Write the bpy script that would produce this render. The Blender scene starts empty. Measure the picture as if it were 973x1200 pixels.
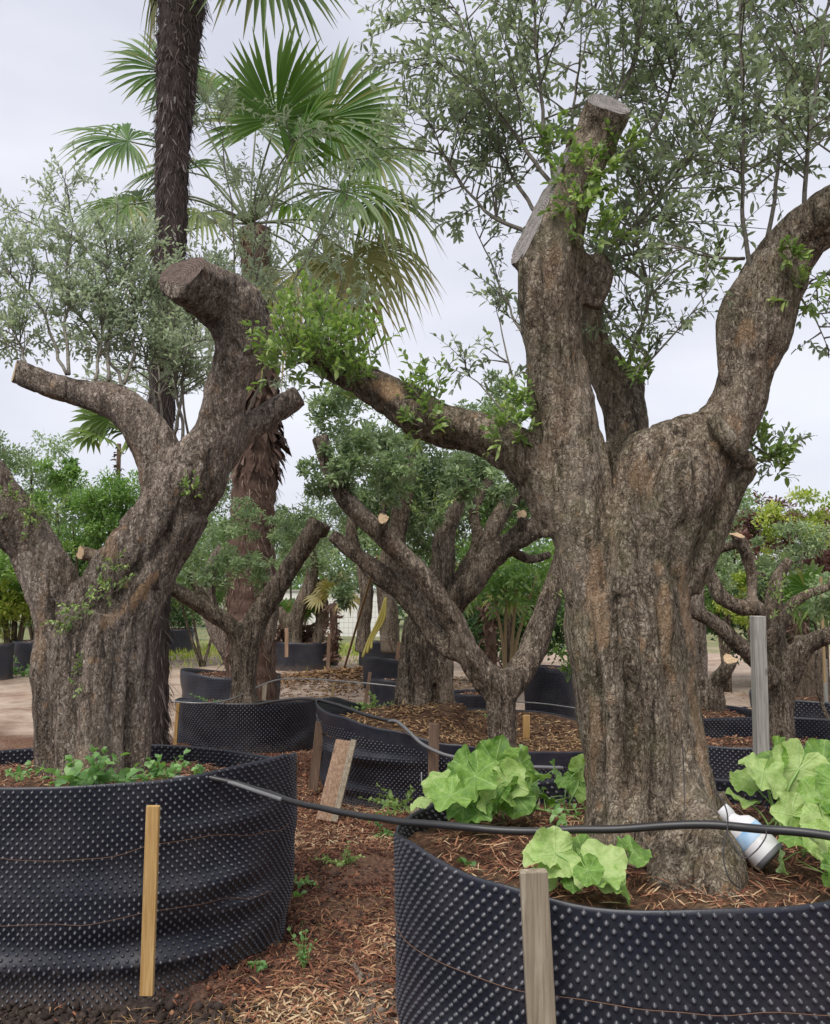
import bpy, math
import numpy as np
rng = np.random.default_rng(7)
sc = bpy.context.scene
PI = math.pi
R = math.radians

# ------------------------------------------------------------------ camera
F = 1000.0                      # focal length in photo pixels (photo 973 x 1200)
EYE = 1.6
PITCH = math.atan(0.09)
cam = bpy.data.cameras.new("camera")
camo = bpy.data.objects.new("camera", cam)
sc.collection.objects.link(camo)
camo.location = (0, 0, EYE)
camo.rotation_euler = (PI / 2 + PITCH, 0, 0)
cam.sensor_fit = 'VERTICAL'
cam.sensor_height = 24.0
cam.lens = 24.0 * F / 1200.0
cam.clip_end = 500
cam.clip_start = 0.05
sc.camera = camo

# ------------------------------------------------------------------ sky and sun (overcast)
SUN_EL, SUN_AZ = R(58), R(-150)
world = bpy.data.worlds.new("World")
sc.world = world
world.use_nodes = True
wn = world.node_tree
wn.nodes.clear()
wo = wn.nodes.new('ShaderNodeOutputWorld')
bg = wn.nodes.new('ShaderNodeBackground')
bg.inputs['Strength'].default_value = 0.1
sky = wn.nodes.new('ShaderNodeTexSky')
sky.sky_type = 'NISHITA'
sky.sun_disc = False
sky.sun_elevation = SUN_EL
sky.sun_rotation = SUN_AZ
tc = wn.nodes.new('ShaderNodeTexCoord')
mp = wn.nodes.new('ShaderNodeMapping')
mp.inputs['Scale'].default_value = (1.0, 1.0, 2.6)
nz = wn.nodes.new('ShaderNodeTexNoise')
nz.inputs['Scale'].default_value = 1.7
nz.inputs['Detail'].default_value = 5
nz.inputs['Roughness'].default_value = 0.5
cr = wn.nodes.new('ShaderNodeValToRGB')
cr.color_ramp.elements[0].position = 0.33
cr.color_ramp.elements[0].color = (3.0, 3.08, 3.6, 1)
cr.color_ramp.elements[1].position = 0.68
cr.color_ramp.elements[1].color = (4.35, 4.4, 4.75, 1)
mx = wn.nodes.new('ShaderNodeMix')
mx.data_type = 'RGBA'
mx.inputs[0].default_value = 0.93
wn.links.new(tc.outputs['Generated'], mp.inputs['Vector'])
wn.links.new(mp.outputs[0], nz.inputs['Vector'])
wn.links.new(nz.outputs['Fac'], cr.inputs['Fac'])
wn.links.new(sky.outputs[0], mx.inputs[6])
wn.links.new(cr.outputs[0], mx.inputs[7])
wn.links.new(mx.outputs[2], bg.inputs['Color'])
wn.links.new(bg.outputs[0], wo.inputs['Surface'])
sl = bpy.data.lights.new("sun", 'SUN')
sl.energy = 1.5
sl.angle = R(40)
sl.color = (1.0, 0.96, 0.9)
so = bpy.data.objects.new("sun", sl)
sc.collection.objects.link(so)
so.location = (0, 0, 30)
# direction the light comes from: same as the sky's sun (azimuth measured from +Y towards +X)
dx, dy, dz = math.sin(SUN_AZ) * math.cos(SUN_EL), math.cos(SUN_AZ) * math.cos(SUN_EL), math.sin(SUN_EL)
from mathutils import Vector, Matrix
so.rotation_euler = Vector((dx, dy, dz)).to_track_quat('Z', 'Y').to_euler()
sc.view_settings.view_transform = 'Standard'
sc.view_settings.look = 'None'
sc.view_settings.exposure = 1.1
sc.view_settings.gamma = 1
sc.render.engine = 'CYCLES'
sc.cycles.max_bounces = 6
sc.cycles.transparent_max_bounces = 8

# ------------------------------------------------------------------ geometry helpers
cp, sp_ = math.cos(PITCH), math.sin(PITCH)


def at(px, py, Y):
    "photo pixel + distance -> world point"
    x = (px - 486.5) / F
    y = (600.0 - py) / F
    d = np.array([x, cp - y * sp_, sp_ + y * cp])
    t = Y / d[1]
    return np.array([0, 0, EYE]) + d * t


def mpp(Y):
    return Y / F        # metres per photo pixel


def norm(v):
    v = np.asarray(v, float)
    return v / np.maximum(np.linalg.norm(v, axis=-1, keepdims=True), 1e-9)


def _h(ix, iy, iz, seed):
    n = (ix.astype(np.int64) * 374761393 + iy.astype(np.int64) * 668265263 + iz.astype(np.int64) * 2147483647 + seed * 974711) & 0xffffffff
    n = ((n ^ (n >> 13)) * 1274126177) & 0xffffffff
    n = (n ^ (n >> 16)) & 0xffffffff
    return n.astype(float) / 4294967295.0


def noise(P, seed=0):
    "value noise 0..1 at points (n,3)"
    P = np.asarray(P, float) + 1000.0
    I = np.floor(P)
    f = P - I
    f = f * f * (3 - 2 * f)
    I = I.astype(np.int64)
    x, y, z = I[..., 0], I[..., 1], I[..., 2]
    fx, fy, fz = f[..., 0], f[..., 1], f[..., 2]
    r = 0
    for a in (0, 1):
        wx = fx if a else 1 - fx
        for b in (0, 1):
            wy = fy if b else 1 - fy
            for c in (0, 1):
                wz = fz if c else 1 - fz
                r = r + wx * wy * wz * _h(x + a, y + b, z + c, seed)
    return r


def fbm(P, seed=0, octv=3):
    P = np.asarray(P, float)
    s = 0
    a = 1.0
    t = 0
    for i in range(octv):
        s = s + a * noise(P * (2 ** i), seed + i * 13)
        t += a
        a *= 0.5
    return s / t


def ct(P, a):
    "points from arrays broadcast"
    return np.stack(np.broadcast_arrays(*P), -1)


class MB:
    def __init__(s):
        s.V = []
        s.F = {}
        s.A = {}
        s.n = 0

    def add(s, V, Fs, **at_):
        V = np.asarray(V, float).reshape(-1, 3)
        if len(V) == 0:
            return
        for f in Fs:
            f = np.asarray(f, np.int64)
            if len(f):
                s.F.setdefault(f.shape[1], []).append(f + s.n)
        for k, v in at_.items():
            v = np.asarray(v, float)
            if v.ndim == 0 or (v.ndim == 1 and len(v) == 3 and len(V) != 3):
                v = np.broadcast_to(v, (len(V),) + v.shape)
            s.A.setdefault(k, []).append(v)
        s.V.append(V)
        s.n += len(V)

    def build(s, name, mat, parent=None, smooth=True, kind=None):
        if s.n == 0:
            return None
        V = np.concatenate(s.V)
        if parent is not None:
            p = parent
            loc = np.zeros(3)
            while p is not None:
                loc = loc + np.array(p.location)
                p = p.parent
            V = V - loc
        me = bpy.data.meshes.new(name)
        me.vertices.add(len(V))
        me.vertices.foreach_set('co', V.astype(np.float32).ravel())
        loops = []
        starts = []
        st = 0
        for k, fl in s.F.items():
            f = np.concatenate(fl)
            loops.append(f.ravel())
            starts.append(st + np.arange(len(f)) * k)
            st += len(f) * k
        loops = np.concatenate(loops)
        starts = np.concatenate(starts)
        me.loops.add(len(loops))
        me.loops.foreach_set('vertex_index', loops.astype(np.int32))
        me.polygons.add(len(starts))
        me.polygons.foreach_set('loop_start', starts.astype(np.int32))
        me.polygons.foreach_set('use_smooth', np.full(len(starts), smooth))
        me.update(calc_edges=True)
        for k, vl in s.A.items():
            v = np.concatenate(vl)
            if len(v) != len(V):
                continue
            if v.ndim == 1:
                a = me.attributes.new(k, 'FLOAT', 'POINT')
                a.data.foreach_set('value', v.astype(np.float32))
            else:
                a = me.attributes.new(k, 'FLOAT_VECTOR', 'POINT')
                a.data.foreach_set('vector', v.astype(np.float32).ravel())
        if mat:
            me.materials.append(mat)
        o = bpy.data.objects.new(name, me)
        sc.collection.objects.link(o)
        if parent is not None:
            o.parent = parent
        if kind:
            o['kind'] = kind
        return o


def thing(name, label, cat, loc, group=None):
    o = bpy.data.objects.new(name, None)
    sc.collection.objects.link(o)
    o.empty_display_size = 0.1
    o.location = [float(c) for c in loc]
    return tag(o, label, cat, group)


def tag(o, label, cat, group=None, kind=None):
    o['label'] = label
    o['category'] = cat
    if group:
        o['group'] = group
    if kind:
        o['kind'] = kind
    return o


def spline(P, n=6):
    "catmull-rom through rows (any width)"
    P = np.asarray(P, float)
    if len(P) < 3:
        t = np.linspace(0, 1, n + 1)[:, None]
        return P[0] * (1 - t) + P[-1] * t
    Q = np.vstack([2 * P[0] - P[1], P, 2 * P[-1] - P[-2]])
    out = []
    for i in range(len(P) - 1):
        p0, p1, p2, p3 = Q[i:i + 4]
        for k in range(n):
            t = k / n
            out.append(0.5 * ((2 * p1) + (-p0 + p2) * t + (2 * p0 - 5 * p1 + 4 * p2 - p3) * t * t + (-p0 + 3 * p1 - 3 * p2 + p3) * t ** 3))
    out.append(P[-1])
    return np.array(out)


def frames(P):
    T = np.gradient(P, axis=0)
    T = norm(T)
    a = np.array([0, 0, 1.0]) if abs(T[0][2]) < 0.9 else np.array([1.0, 0, 0])
    e1 = norm(np.cross(T[0], a))
    E1 = [e1]
    for i in range(1, len(P)):
        e1 = e1 - T[i] * np.dot(e1, T[i])
        e1 = norm(e1)
        E1.append(e1)
    E1 = np.array(E1)
    E2 = np.cross(T, E1)
    return T, E1, E2


def tube(P, r, sides=8, prof=None, cap=True):
    P = np.asarray(P, float)
    n = len(P)
    r = np.broadcast_to(np.asarray(r, float), (n,))
    T, E1, E2 = frames(P)
    a = np.arange(sides) * 2 * PI / sides
    rr = r[:, None] * np.ones(sides)
    if prof is not None:
        rr = rr * prof(np.arange(n)[:, None] / max(1, n - 1), a[None, :])
    V = P[:, None, :] + rr[..., None] * (np.cos(a)[None, :, None] * E1[:, None, :] + np.sin(a)[None, :, None] * E2[:, None, :])
    V = V.reshape(-1, 3)
    i, j = np.meshgrid(np.arange(n - 1), np.arange(sides), indexing='ij')
    j2 = (j + 1) % sides
    Q = np.stack([i * sides + j, i * sides + j2, (i + 1) * sides + j2, (i + 1) * sides + j], -1).reshape(-1, 4)
    Fs = [Q]
    if cap:
        k = len(V)
        V = np.vstack([V, P[0], P[-1]])
        jj = np.arange(sides)
        Fs.append(np.stack([np.full(sides, k), (jj + 1) % sides, jj], -1))
        Fs.append(np.stack([np.full(sides, k + 1), (n - 1) * sides + jj, (n - 1) * sides + (jj + 1) % sides], -1))
    return V, Fs


def thin_tubes(P, r, sides=3):
    "P (T,K,3), r (T,K): many thin tubes at once"
    T_, K, _ = P.shape
    T = norm(np.gradient(P, axis=1))
    up = np.where(np.abs(T[..., 2:3]) < 0.9, np.array([0, 0, 1.0]), np.array([1.0, 0, 0]))
    E1 = norm(np.cross(T, up))
    E2 = np.cross(T, E1)
    a = np.arange(sides) * 2 * PI / sides
    V = P[:, :, None, :] + r[:, :, None, None] * (np.cos(a)[None, None, :, None] * E1[:, :, None, :] + np.sin(a)[None, None, :, None] * E2[:, :, None, :])
    t, i, j = np.meshgrid(np.arange(T_), np.arange(K - 1), np.arange(sides), indexing='ij')
    j2 = (j + 1) % sides
    b = t * K * sides
    Q = np.stack([b + i * sides + j, b + i * sides + j2, b + (i + 1) * sides + j2, b + (i + 1) * sides + j], -1).reshape(-1, 4)
    return V.reshape(-1, 3), [Q]


def box(c, sx, sy, sz, rot=None, taper=1.0, bev=0.0):
    "box with chamfered long edges; c = centre of the BASE, long axis local z"
    b = min(bev, sx * .4, sy * .4)
    if b > 0:
        pr = np.array([(-sx / 2 + b, -sy / 2), (sx / 2 - b, -sy / 2), (sx / 2, -sy / 2 + b), (sx / 2, sy / 2 - b), (sx / 2 - b, sy / 2), (-sx / 2 + b, sy / 2), (-sx / 2, sy / 2 - b), (-sx / 2, -sy / 2 + b)])
    else:
        pr = np.array([(-sx / 2, -sy / 2), (sx / 2, -sy / 2), (sx / 2, sy / 2), (-sx / 2, sy / 2)])
    k = len(pr)
    zs = [0, sz * .33, sz * .66, sz - b, sz] if b > 0 else [0, sz]
    V = []
    for q, z in enumerate(zs):
        s_ = 1 - (1 - taper) * z / sz
        if b > 0 and q == len(zs) - 1:
            s_ *= 1 - 2 * b / max(sx, sy)
        V.append(np.column_stack([pr * s_, np.full(k, z)]))
    V = np.vstack(V)
    Fs = []
    m = len(zs)
    jj = np.arange(k)
    for i in range(m - 1):
        Fs.append(np.stack([i * k + jj, i * k + (jj + 1) % k, (i + 1) * k + (jj + 1) % k, (i + 1) * k + jj], -1))
    Fs.append(np.array([(m - 1) * k + jj]))
    Fs.append(np.array([jj[::-1]]))
    if rot is not None:
        V = V @ np.asarray(rot).T
    return V + np.asarray(c), Fs


def basis(z, xhint=(1, 0, 0)):
    z = norm(z)
    x = np.asarray(xhint, float)
    x = norm(x - z * np.dot(x, z))
    y = np.cross(z, x)
    return np.column_stack([x, y, z])


def leaves(mb, P, D, N, L, W, rnd, curl=0.15, fold=0.25):
    "many small lanceolate leaves"
    n = len(P)
    if n == 0:
        return
    D = norm(D)
    X = norm(np.cross(D, N))
    Z = np.cross(X, D)
    L = np.broadcast_to(L, (n,))
    W = np.broadcast_to(W, (n,))
    tpl = np.array([(0, 0, 0), (-.46, .26, fold), (.46, .26, fold), (-.47, .68, fold), (.47, .68, fold), (0, 1, 0)])
    V = P[:, None, :] + (tpl[None, :, 0:1] * W[:, None, None]) * X[:, None, :] + (tpl[None, :, 1:2] * L[:, None, None]) * D[:, None, :] \
        + ((tpl[None, :, 2:3] * W[:, None, None]) - curl * (tpl[None, :, 1:2] ** 2) * L[:, None, None]) * Z[:, None, :]
    b = (np.arange(n) * 6)[:, None]
    t1 = b + np.array([[0, 2, 1]])
    q = b + np.array([[1, 2, 4, 3]])
    t2 = b + np.array([[3, 4, 5]])
    mb.add(V.reshape(-1, 3), [np.vstack([t1, t2]), q], rnd=np.repeat(rnd, 6))


def rdir(n, g=rng):
    return norm(g.normal(size=(n, 3)))


def twigs(lm, sm, P0, D, L, nodes=7, leafL=0.045, leafW=0.011, g=rng, droop=0.1, stem_r=0.0016, shade=0.0, open_=0.75):
    "T twigs with opposite leaf pairs; lm = leaf builder, sm = stem builder"
    T_ = len(P0)
    if T_ == 0:
        return
    D = norm(D)
    L = np.broadcast_to(L, (T_,))
    K = nodes
    bend = rdir(T_, g) * 0.25 + np.array([0, 0, -droop])
    tt = np.linspace(0, 1, K)
    P = P0[:, None, :] + D[:, None, :] * (L[:, None] * tt)[..., None] + bend[:, None, :] * (L[:, None] * tt ** 2)[..., None]
    Tn = norm(D[:, None, :] + 2 * bend[:, None, :] * tt[None, :, None])
    if sm is not None:
        k3 = [0, K // 2, K - 1]
        rr = np.broadcast_to(np.array([1.0, .8, .4]) * stem_r, (T_, 3))
        V, Fs = thin_tubes(P[:, k3], rr)
        sm.add(V, Fs)
    A = norm(np.cross(Tn, rdir(T_, g)[:, None, :]))
    B = np.cross(Tn, A)
    tw_r = g.random(T_)
    for k in range(1 if K > 3 else 0, K):
        ax = (A if k % 2 else B)[:, k]
        for s in (1, -1):
            keep = g.random(T_) < 0.93
            dirn = Tn[:, k] * g.uniform(.35, 1.0, (T_, 1)) + s * ax * open_ + g.normal(size=(T_, 3)) * .18
            if k == K - 1:
                dirn = Tn[:, k] + s * ax * .35
            nrm = norm(Tn[:, k] * .7 + np.array([0, 0, .9]) + g.normal(size=(T_, 3)) * .35)
            l = leafL * g.uniform(.6, 1.15, T_) * (0.75 if k >= K - 2 else 1)
            w = leafW * g.uniform(.8, 1.25, T_)
            r_ = np.clip(tw_r * .55 + g.random(T_) * .45 + shade, 0, 1)
            leaves(lm, P[keep, k], dirn[keep], nrm[keep], l[keep], w[keep], r_[keep], curl=g.uniform(-.05, .3))


def crown(lm, sm, stems, nsec=12, ntw=6, seclen=(0.2, 0.5), twlen=(.1, .22), nodes=7, leafL=.045, leafW=.011, g=rng, up=.25, rpx=4, t0=.2, spread=1.0, stem_mb=None):
    "stems: (px,py,Y) polylines; branches, twigs and leaves grow from them"
    for st in stems:
        dens = 1.0
        if isinstance(st, tuple):
            st, dens = st
        C = spline(np.array([at(*p) for p in st]), 8)
        C = C + (fbm(C * 6 + 3, int(C[0][0] * 50) % 97)[:, None] - .5) * .05
        n = len(C)
        rr = np.linspace(1, .25, n) * mpp(st[0][2]) * rpx
        V, Fs = tube(C, rr, 6)
        (stem_mb or sm).add(V, Fs)
        m = max(1, int(nsec * dens))
        T, E1, E2 = frames(C)
        ts = g.uniform(t0, 1, m)
        idx = np.clip((ts * (n - 1)).astype(int), 0, n - 1)
        P0 = C[idx]
        az = g.uniform(0, 2 * PI, m)
        side = np.cos(az)[:, None] * E1[idx] + np.sin(az)[:, None] * E2[idx]
        D = norm(T[idx] * .55 + side * spread + np.array([0, 0, up]) + g.normal(size=(m, 3)) * .15)
        SL = g.uniform(seclen[0], seclen[1], m) * (1.1 - .5 * ts)
        kk = np.linspace(0, 1, 5)
        bend = rdir(m, g) * .2 + np.array([0, 0, -.12])
        SP = P0[:, None, :] + D[:, None, :] * (SL[:, None] * kk)[..., None] + bend[:, None, :] * (SL[:, None] * kk ** 2)[..., None]
        V, Fs = thin_tubes(SP, np.broadcast_to(np.linspace(1, .4, 5) * .0035 * (1 if mpp(st[0][2]) < .0045 else 1.3), (m, 5)), 4)
        sm.add(V, Fs)
        # twigs on secondaries
        k2 = g.uniform(.15, 1, (m, ntw))
        TP = P0[:, None, :] + D[:, None, :] * (SL[:, None] * k2)[..., None] + bend[:, None, :] * (SL[:, None] * k2 ** 2)[..., None]
        TD = norm(D[:, None, :] * .8 + rdir(m * ntw, g).reshape(m, ntw, 3) * .8 + np.array([0, 0, up * .6]))
        TL = g.uniform(twlen[0], twlen[1], (m * ntw))
        twigs(lm, sm, TP.reshape(-1, 3), TD.reshape(-1, 3), TL, nodes, leafL, leafW, g)


def sprouts(lm, sm, centre, rad, n, L=(.08, .16), leafL=.05, leafW=.016, g=rng, up=.9, shade=0.0, nodes=6):
    c = np.asarray(centre)
    P0 = c + rdir(n, g) * rad * g.random((n, 1)) ** .5
    D = norm(norm(P0 - c) * .6 + np.array([0, -.15, up]) + g.normal(size=(n, 3)) * .3)
    twigs(lm, sm, P0, D, g.uniform(L[0], L[1], n), nodes, leafL, leafW, g, droop=-.05, shade=shade, open_=.55)


def cloud(lm, ells, n, leafL, leafW, g=rng, clumps=60, cr_=0.25, up=.2, flat=False):
    "crown of a distant tree: leaf clumps spread through ellipsoids ((cx,cy,cz),(rx,ry,rz))"
    vol = np.array([e[1][0] * e[1][1] * e[1][2] for e in ells]) ** .67
    vol = vol / vol.sum()
    for (c, r), v in zip(ells, vol):
        k = max(3, int(clumps * v))
        m = max(10, int(n * v))
        cc = rdir(k, g) * (g.random((k, 1)) ** .45) * np.array(r) + np.array(c)
        w = g.random(k) ** 1.5 + .15
        pick = g.choice(k, m, p=w / w.sum())
        off = rdir(m, g) * (g.random((m, 1)) ** .6) * cr_ * min(r) * np.array([1, 1, .75])
        P = cc[pick] + off
        D = norm(norm(off) * .7 + rdir(m, g) * .7 + np.array([0, 0, up]))
        N = norm(np.array([0, 0, 1.0]) + rdir(m, g) * .8)
        cl = g.random(k)
        rn = np.clip(cl[pick] * .5 + g.random(m) * .5, 0, 1)
        leaves(lm, P, D, N, leafL * g.uniform(.6, 1.2, m), leafW * g.uniform(.7, 1.2, m), rn)


# ------------------------------------------------------------------ materials
class NT:
    def __init__(s, name):
        s.m = bpy.data.materials.new(name)
        s.m.use_nodes = True
        s.t = s.m.node_tree
        s.t.nodes.clear()
        s.out = s.n('ShaderNodeOutputMaterial')

    def n(s, typ, **kw):
        nd = s.t.nodes.new(typ)
        for k, v in kw.items():
            if k.startswith('i_'):
                key = k[2:]
                nd.inputs[int(key) if key.isdigit() else key.replace('_', ' ')].default_value = v
            else:
                setattr(nd, k, v)
        return nd

    def l(s, a, b):
        s.t.links.new(a, b)

    def attr(s, name, vec=False):
        a = s.n('ShaderNodeAttribute', attribute_name=name)
        return a.outputs['Vector' if vec else 'Fac']

    def ramp(s, fac, stops, interp='LINEAR'):
        r = s.n('ShaderNodeValToRGB')
        r.color_ramp.interpolation = interp
        e = r.color_ramp.elements
        while len(e) < len(stops):
            e.new(.5)
        for i, (p, c) in enumerate(stops):
            e[i].position = p
            e[i].color = tuple(c) + (1,) if len(c) == 3 else c
        s.l(fac, r.inputs[0])
        return r.outputs[0]

    def mix(s, fac, a, b, mode='MIX'):
        m = s.n('ShaderNodeMix', data_type='RGBA', blend_type=mode)
        for v, i in ((fac, 0), (a, 6), (b, 7)):
            if isinstance(v, (int, float)):
                m.inputs[i].default_value = v
            elif isinstance(v, tuple):
                m.inputs[i].default_value = v + (1,) if len(v) == 3 else v
            else:
                s.l(v, m.inputs[i])
        return m.outputs[2]

    def math(s, op, a, b=None, clamp=False):
        m = s.n('ShaderNodeMath', operation=op, use_clamp=clamp)
        for v, i in ((a, 0), (b, 1)):
            if v is None:
                continue
            if isinstance(v, (int, float)):
                m.inputs[i].default_value = v
            else:
                s.l(v, m.inputs[i])
        return m.outputs[0]

    def noise(s, vec, scale, detail=4, rough=.55, dist=0):
        nd = s.n('ShaderNodeTexNoise', i_Scale=scale, i_Detail=detail, i_Roughness=rough, i_Distortion=dist)
        if vec is not None:
            s.l(vec, nd.inputs['Vector'])
        return nd.outputs['Fac']

    def voro(s, vec, scale, feature='F1', out='Distance', rand=1.0):
        nd = s.n('ShaderNodeTexVoronoi', feature=feature, i_Scale=scale, i_Randomness=rand)
        if vec is not None:
            s.l(vec, nd.inputs['Vector'])
        return nd.outputs[out]

    def scale(s, vec, v):
        m = s.n('ShaderNodeMapping', i_Scale=v)
        s.l(vec, m.inputs['Vector'])
        return m.outputs[0]

    def bump(s, h, strength=.5, dist=.01, prev=None):
        b = s.n('ShaderNodeBump', i_Strength=strength, i_Distance=dist)
        s.l(h, b.inputs['Height'])
        if prev is not None:
            s.l(prev, b.inputs['Normal'])
        return b.outputs[0]

    def bsdf(s, col, rough=.7, normal=None, spec=.5, metal=0, sheen=0):
        p = s.n('ShaderNodeBsdfPrincipled', i_Roughness=.5)
        for v, k in ((col, 'Base Color'), (rough, 'Roughness'), (spec, 'Specular IOR Level'), (metal, 'Metallic')):
            if isinstance(v, (int, float)):
                p.inputs[k].default_value = v
            elif isinstance(v, tuple):
                p.inputs[k].default_value = v + (1,)
            else:
                s.l(v, p.inputs[k])
        if normal is not None:
            s.l(normal, p.inputs['Normal'])
        return p.outputs[0]

    def done(s, sh):
        s.l(sh, s.out.inputs['Surface'])
        return s.m


def obj_co(t):
    return t.n('ShaderNodeTexCoord').outputs['Object']


def bark_mat(name, dark, mid, light, warm, sc_=1.0, warm_amt=.5, moss=0.0, bstr=.9):
    t = NT(name)
    g = obj_co(t)
    gs = t.scale(g, (1, 1, .5))
    gl = t.scale(g, (1, 1, .16))
    warp = t.n('ShaderNodeTexNoise', i_Scale=22.0, i_Detail=4.0)
    t.l(gs, warp.inputs['Vector'])
    wv = t.n('ShaderNodeVectorMath', operation='MULTIPLY_ADD')
    t.l(warp.outputs['Color'], wv.inputs[0])
    wv.inputs[1].default_value = (.05, .05, .05)
    t.l(gs, wv.inputs[2])
    wv = wv.outputs[0]
    ve = t.voro(wv, 95 * sc_, 'DISTANCE_TO_EDGE')
    vc = t.voro(wv, 95 * sc_, 'F1', 'Color')
    fine = t.noise(gs, 150 * sc_, 5, .75)
    pit = t.noise(gs, 75 * sc_, 5, .7, .8)
    mid_n = t.noise(t.scale(g, (1, 1, .1)), 34 * sc_, 5, .65, .4)
    big = t.noise(t.scale(g, (1, 1, .35)), 5.5, 5, .62, .5)
    crack = t.math('MULTIPLY', ve, 5.0, True)
    sepc = t.n('ShaderNodeSeparateColor')
    t.l(vc, sepc.inputs[0])
    cell = sepc.outputs[0]
    tone = t.math('ADD', t.math('MULTIPLY', fine, .35), t.math('ADD', t.math('MULTIPLY', pit, .35), t.math('MULTIPLY', mid_n, .3)))
    base = t.ramp(tone, [(.40, dark), (.5, mid), (.60, light)])
    wmask = t.ramp(big, [(.50, (0, 0, 0)), (.68, (1, 1, 1))])
    base = t.mix(t.math('MULTIPLY', wmask, warm_amt), base, t.mix(.5, warm, base))
    base = t.mix(t.math('MULTIPLY', t.ramp(cell, [(.80, (0, 0, 0)), (.86, (1, 1, 1))]), t.math('MULTIPLY', crack, .7)), base, light)
    base = t.mix(t.math('MULTIPLY', t.math('SUBTRACT', 1.0, crack), .3), base, dark)
    base = t.mix(t.ramp(pit, [(.34, (.8, .8, .8)), (.44, (0, 0, 0))]), base, dark)
    base = t.mix(t.ramp(mid_n, [(.33, (.85, .85, .85)), (.43, (0, 0, 0))]), base, dark)
    v2 = t.noise(t.scale(g, (1, 1, .45)), 3.2, 4, .6)
    base = t.mix(t.ramp(v2, [(.38, (.6, .6, .6)), (.52, (0, 0, 0))]), base, t.mix(1.0, base, (.5, .5, .5), 'MULTIPLY'))
    base = t.mix(t.ramp(v2, [(.56, (0, 0, 0)), (.7, (.35, .35, .35))]), base, light)
    bw = t.ramp(t.noise(t.scale(g, (1, 1, .12)), 60, 3), [(.3, (.30, .165, .085)), (.7, (.56, .37, .21))])
    base = t.mix(t.math('MULTIPLY', t.attr('bare'), .85), base, bw)
    if moss > 0:
        mm = t.ramp(t.noise(g, 6, 5, .65), [(.48, (0, 0, 0)), (.66, (1, 1, 1))])
        base = t.mix(t.math('MULTIPLY', mm, moss), base, t.mix(.6, (.11, .12, .04), base))
    h = t.math('ADD', t.math('MULTIPLY', crack, .22), t.math('ADD', t.math('MULTIPLY', fine, .4), t.math('MULTIPLY', pit, 1.1)))
    h = t.math('ADD', h, t.math('MULTIPLY', mid_n, 1.1))
    h = t.math('ADD', h, t.math('MULTIPLY', cell, .25))
    b = t.bump(h, bstr, .016 / sc_)
    return t.done(t.bsdf(base, .9, b, .25))


BARK_R = bark_mat('bark_brown', (.046, .035, .025), (.225, .175, .125), (.54, .455, .35), (.40, .26, .15), 1.0, .45, .6)
BARK_L = bark_mat('bark_grey', (.052, .039, .031), (.22, .172, .135), (.54, .45, .37), (.30, .2, .135), .85, .5, .1)
BARK_M = bark_mat('bark_dark', (.034, .025, .018), (.155, .118, .086), (.46, .38, .29), (.34, .2, .11), .7, .4, .18)
BARK_T = bark_mat('bark_tan', (.06, .042, .028), (.19, .14, .095), (.36, .29, .21), (.3, .2, .12), .8, .4, .05)


def cut_mat(name, c1, c2):
    t = NT(name)
    co = obj_co(t)
    gv = t.attr('ring')
    w = t.math('SINE', t.math('ADD', t.math('MULTIPLY', gv, 55.0), t.math('MULTIPLY', t.noise(co, 12, 3), 6.0)))
    n = t.noise(co, 45, 5, .65)
    f = t.math('ADD', t.math('MULTIPLY', w, .12), n)
    col = t.ramp(f, [(.3, c1), (.68, c2)])
    return t.done(t.bsdf(col, .8, t.bump(f, .5, .006), .3))


CUT_OLD = cut_mat('old_sawn_wood', (.045, .03, .024), (.15, .105, .085))
CUT_GREY = cut_mat('grey_sawn_wood', (.12, .105, .095), (.34, .31, .29))
CUT_NEW = cut_mat('fresh_sawn_wood', (.32, .2, .11), (.6, .45, .28))


def leaf_mat(name, stops, under, trans=.4, rough=.45, spec=.5, tint=(1.3, 1.6, .55)):
    t = NT(name)
    stops = [(p, tuple(min(.6, c * 1.28) for c in cc)) for p, cc in stops]
    r = t.attr('rnd')
    top = t.ramp(r, stops)
    geo = t.n('ShaderNodeNewGeometry')
    un = t.mix(.5, top, under)
    col = t.mix(geo.outputs['Backfacing'], top, un)
    p = t.bsdf(col, rough, None, spec)
    tr = t.n('ShaderNodeBsdfTranslucent')
    tcol = t.mix(1.0, col, tint, 'MULTIPLY')
    t.l(tcol, tr.inputs['Color'])
    ms = t.n('ShaderNodeMixShader', i_0=trans)
    t.l(p, ms.inputs[1])
    t.l(tr.outputs[0], ms.inputs[2])
    return t.done(ms.outputs[0])


OLIVE = leaf_mat('olive_leaf', [(0, (.06, .08, .05)), (.45, (.165, .205, .125)), (.8, (.29, .345, .22)), (1, (.4, .47, .24))], (.38, .41, .36), tint=(1.1, 1.25, .75))
OLIVE_S = leaf_mat('silvery_olive_leaf', [(0, (.11, .145, .09)), (.45, (.26, .32, .21)), (.85, (.4, .455, .32)), (1, (.46, .5, .38))], (.5, .53, .48), tint=(1.1, 1.2, .8))
OLIVE_F = leaf_mat('far_olive_leaf', [(0, (.06, .09, .045)), (.5, (.18, .245, .125)), (1, (.38, .46, .25))], (.36, .4, .33), tint=(1.1, 1.3, .7))
FRESH = leaf_mat('fresh_sprout_leaf', [(0, (.07, .12, .03)), (.5, (.17, .26, .07)), (1, (.38, .45, .17))], (.3, .4, .18), .35, tint=(1.2, 1.35, .6))
SHRUB = leaf_mat('green_shrub_leaf', [(0, (.045, .085, .025)), (.5, (.12, .21, .06)), (1, (.27, .37, .12))], (.2, .3, .12), .35)
DARKG = leaf_mat('dark_shrub_leaf', [(0, (.02, .04, .015)), (.5, (.05, .10, .035)), (1, (.12, .2, .07))], (.12, .2, .09), .3)
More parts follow.
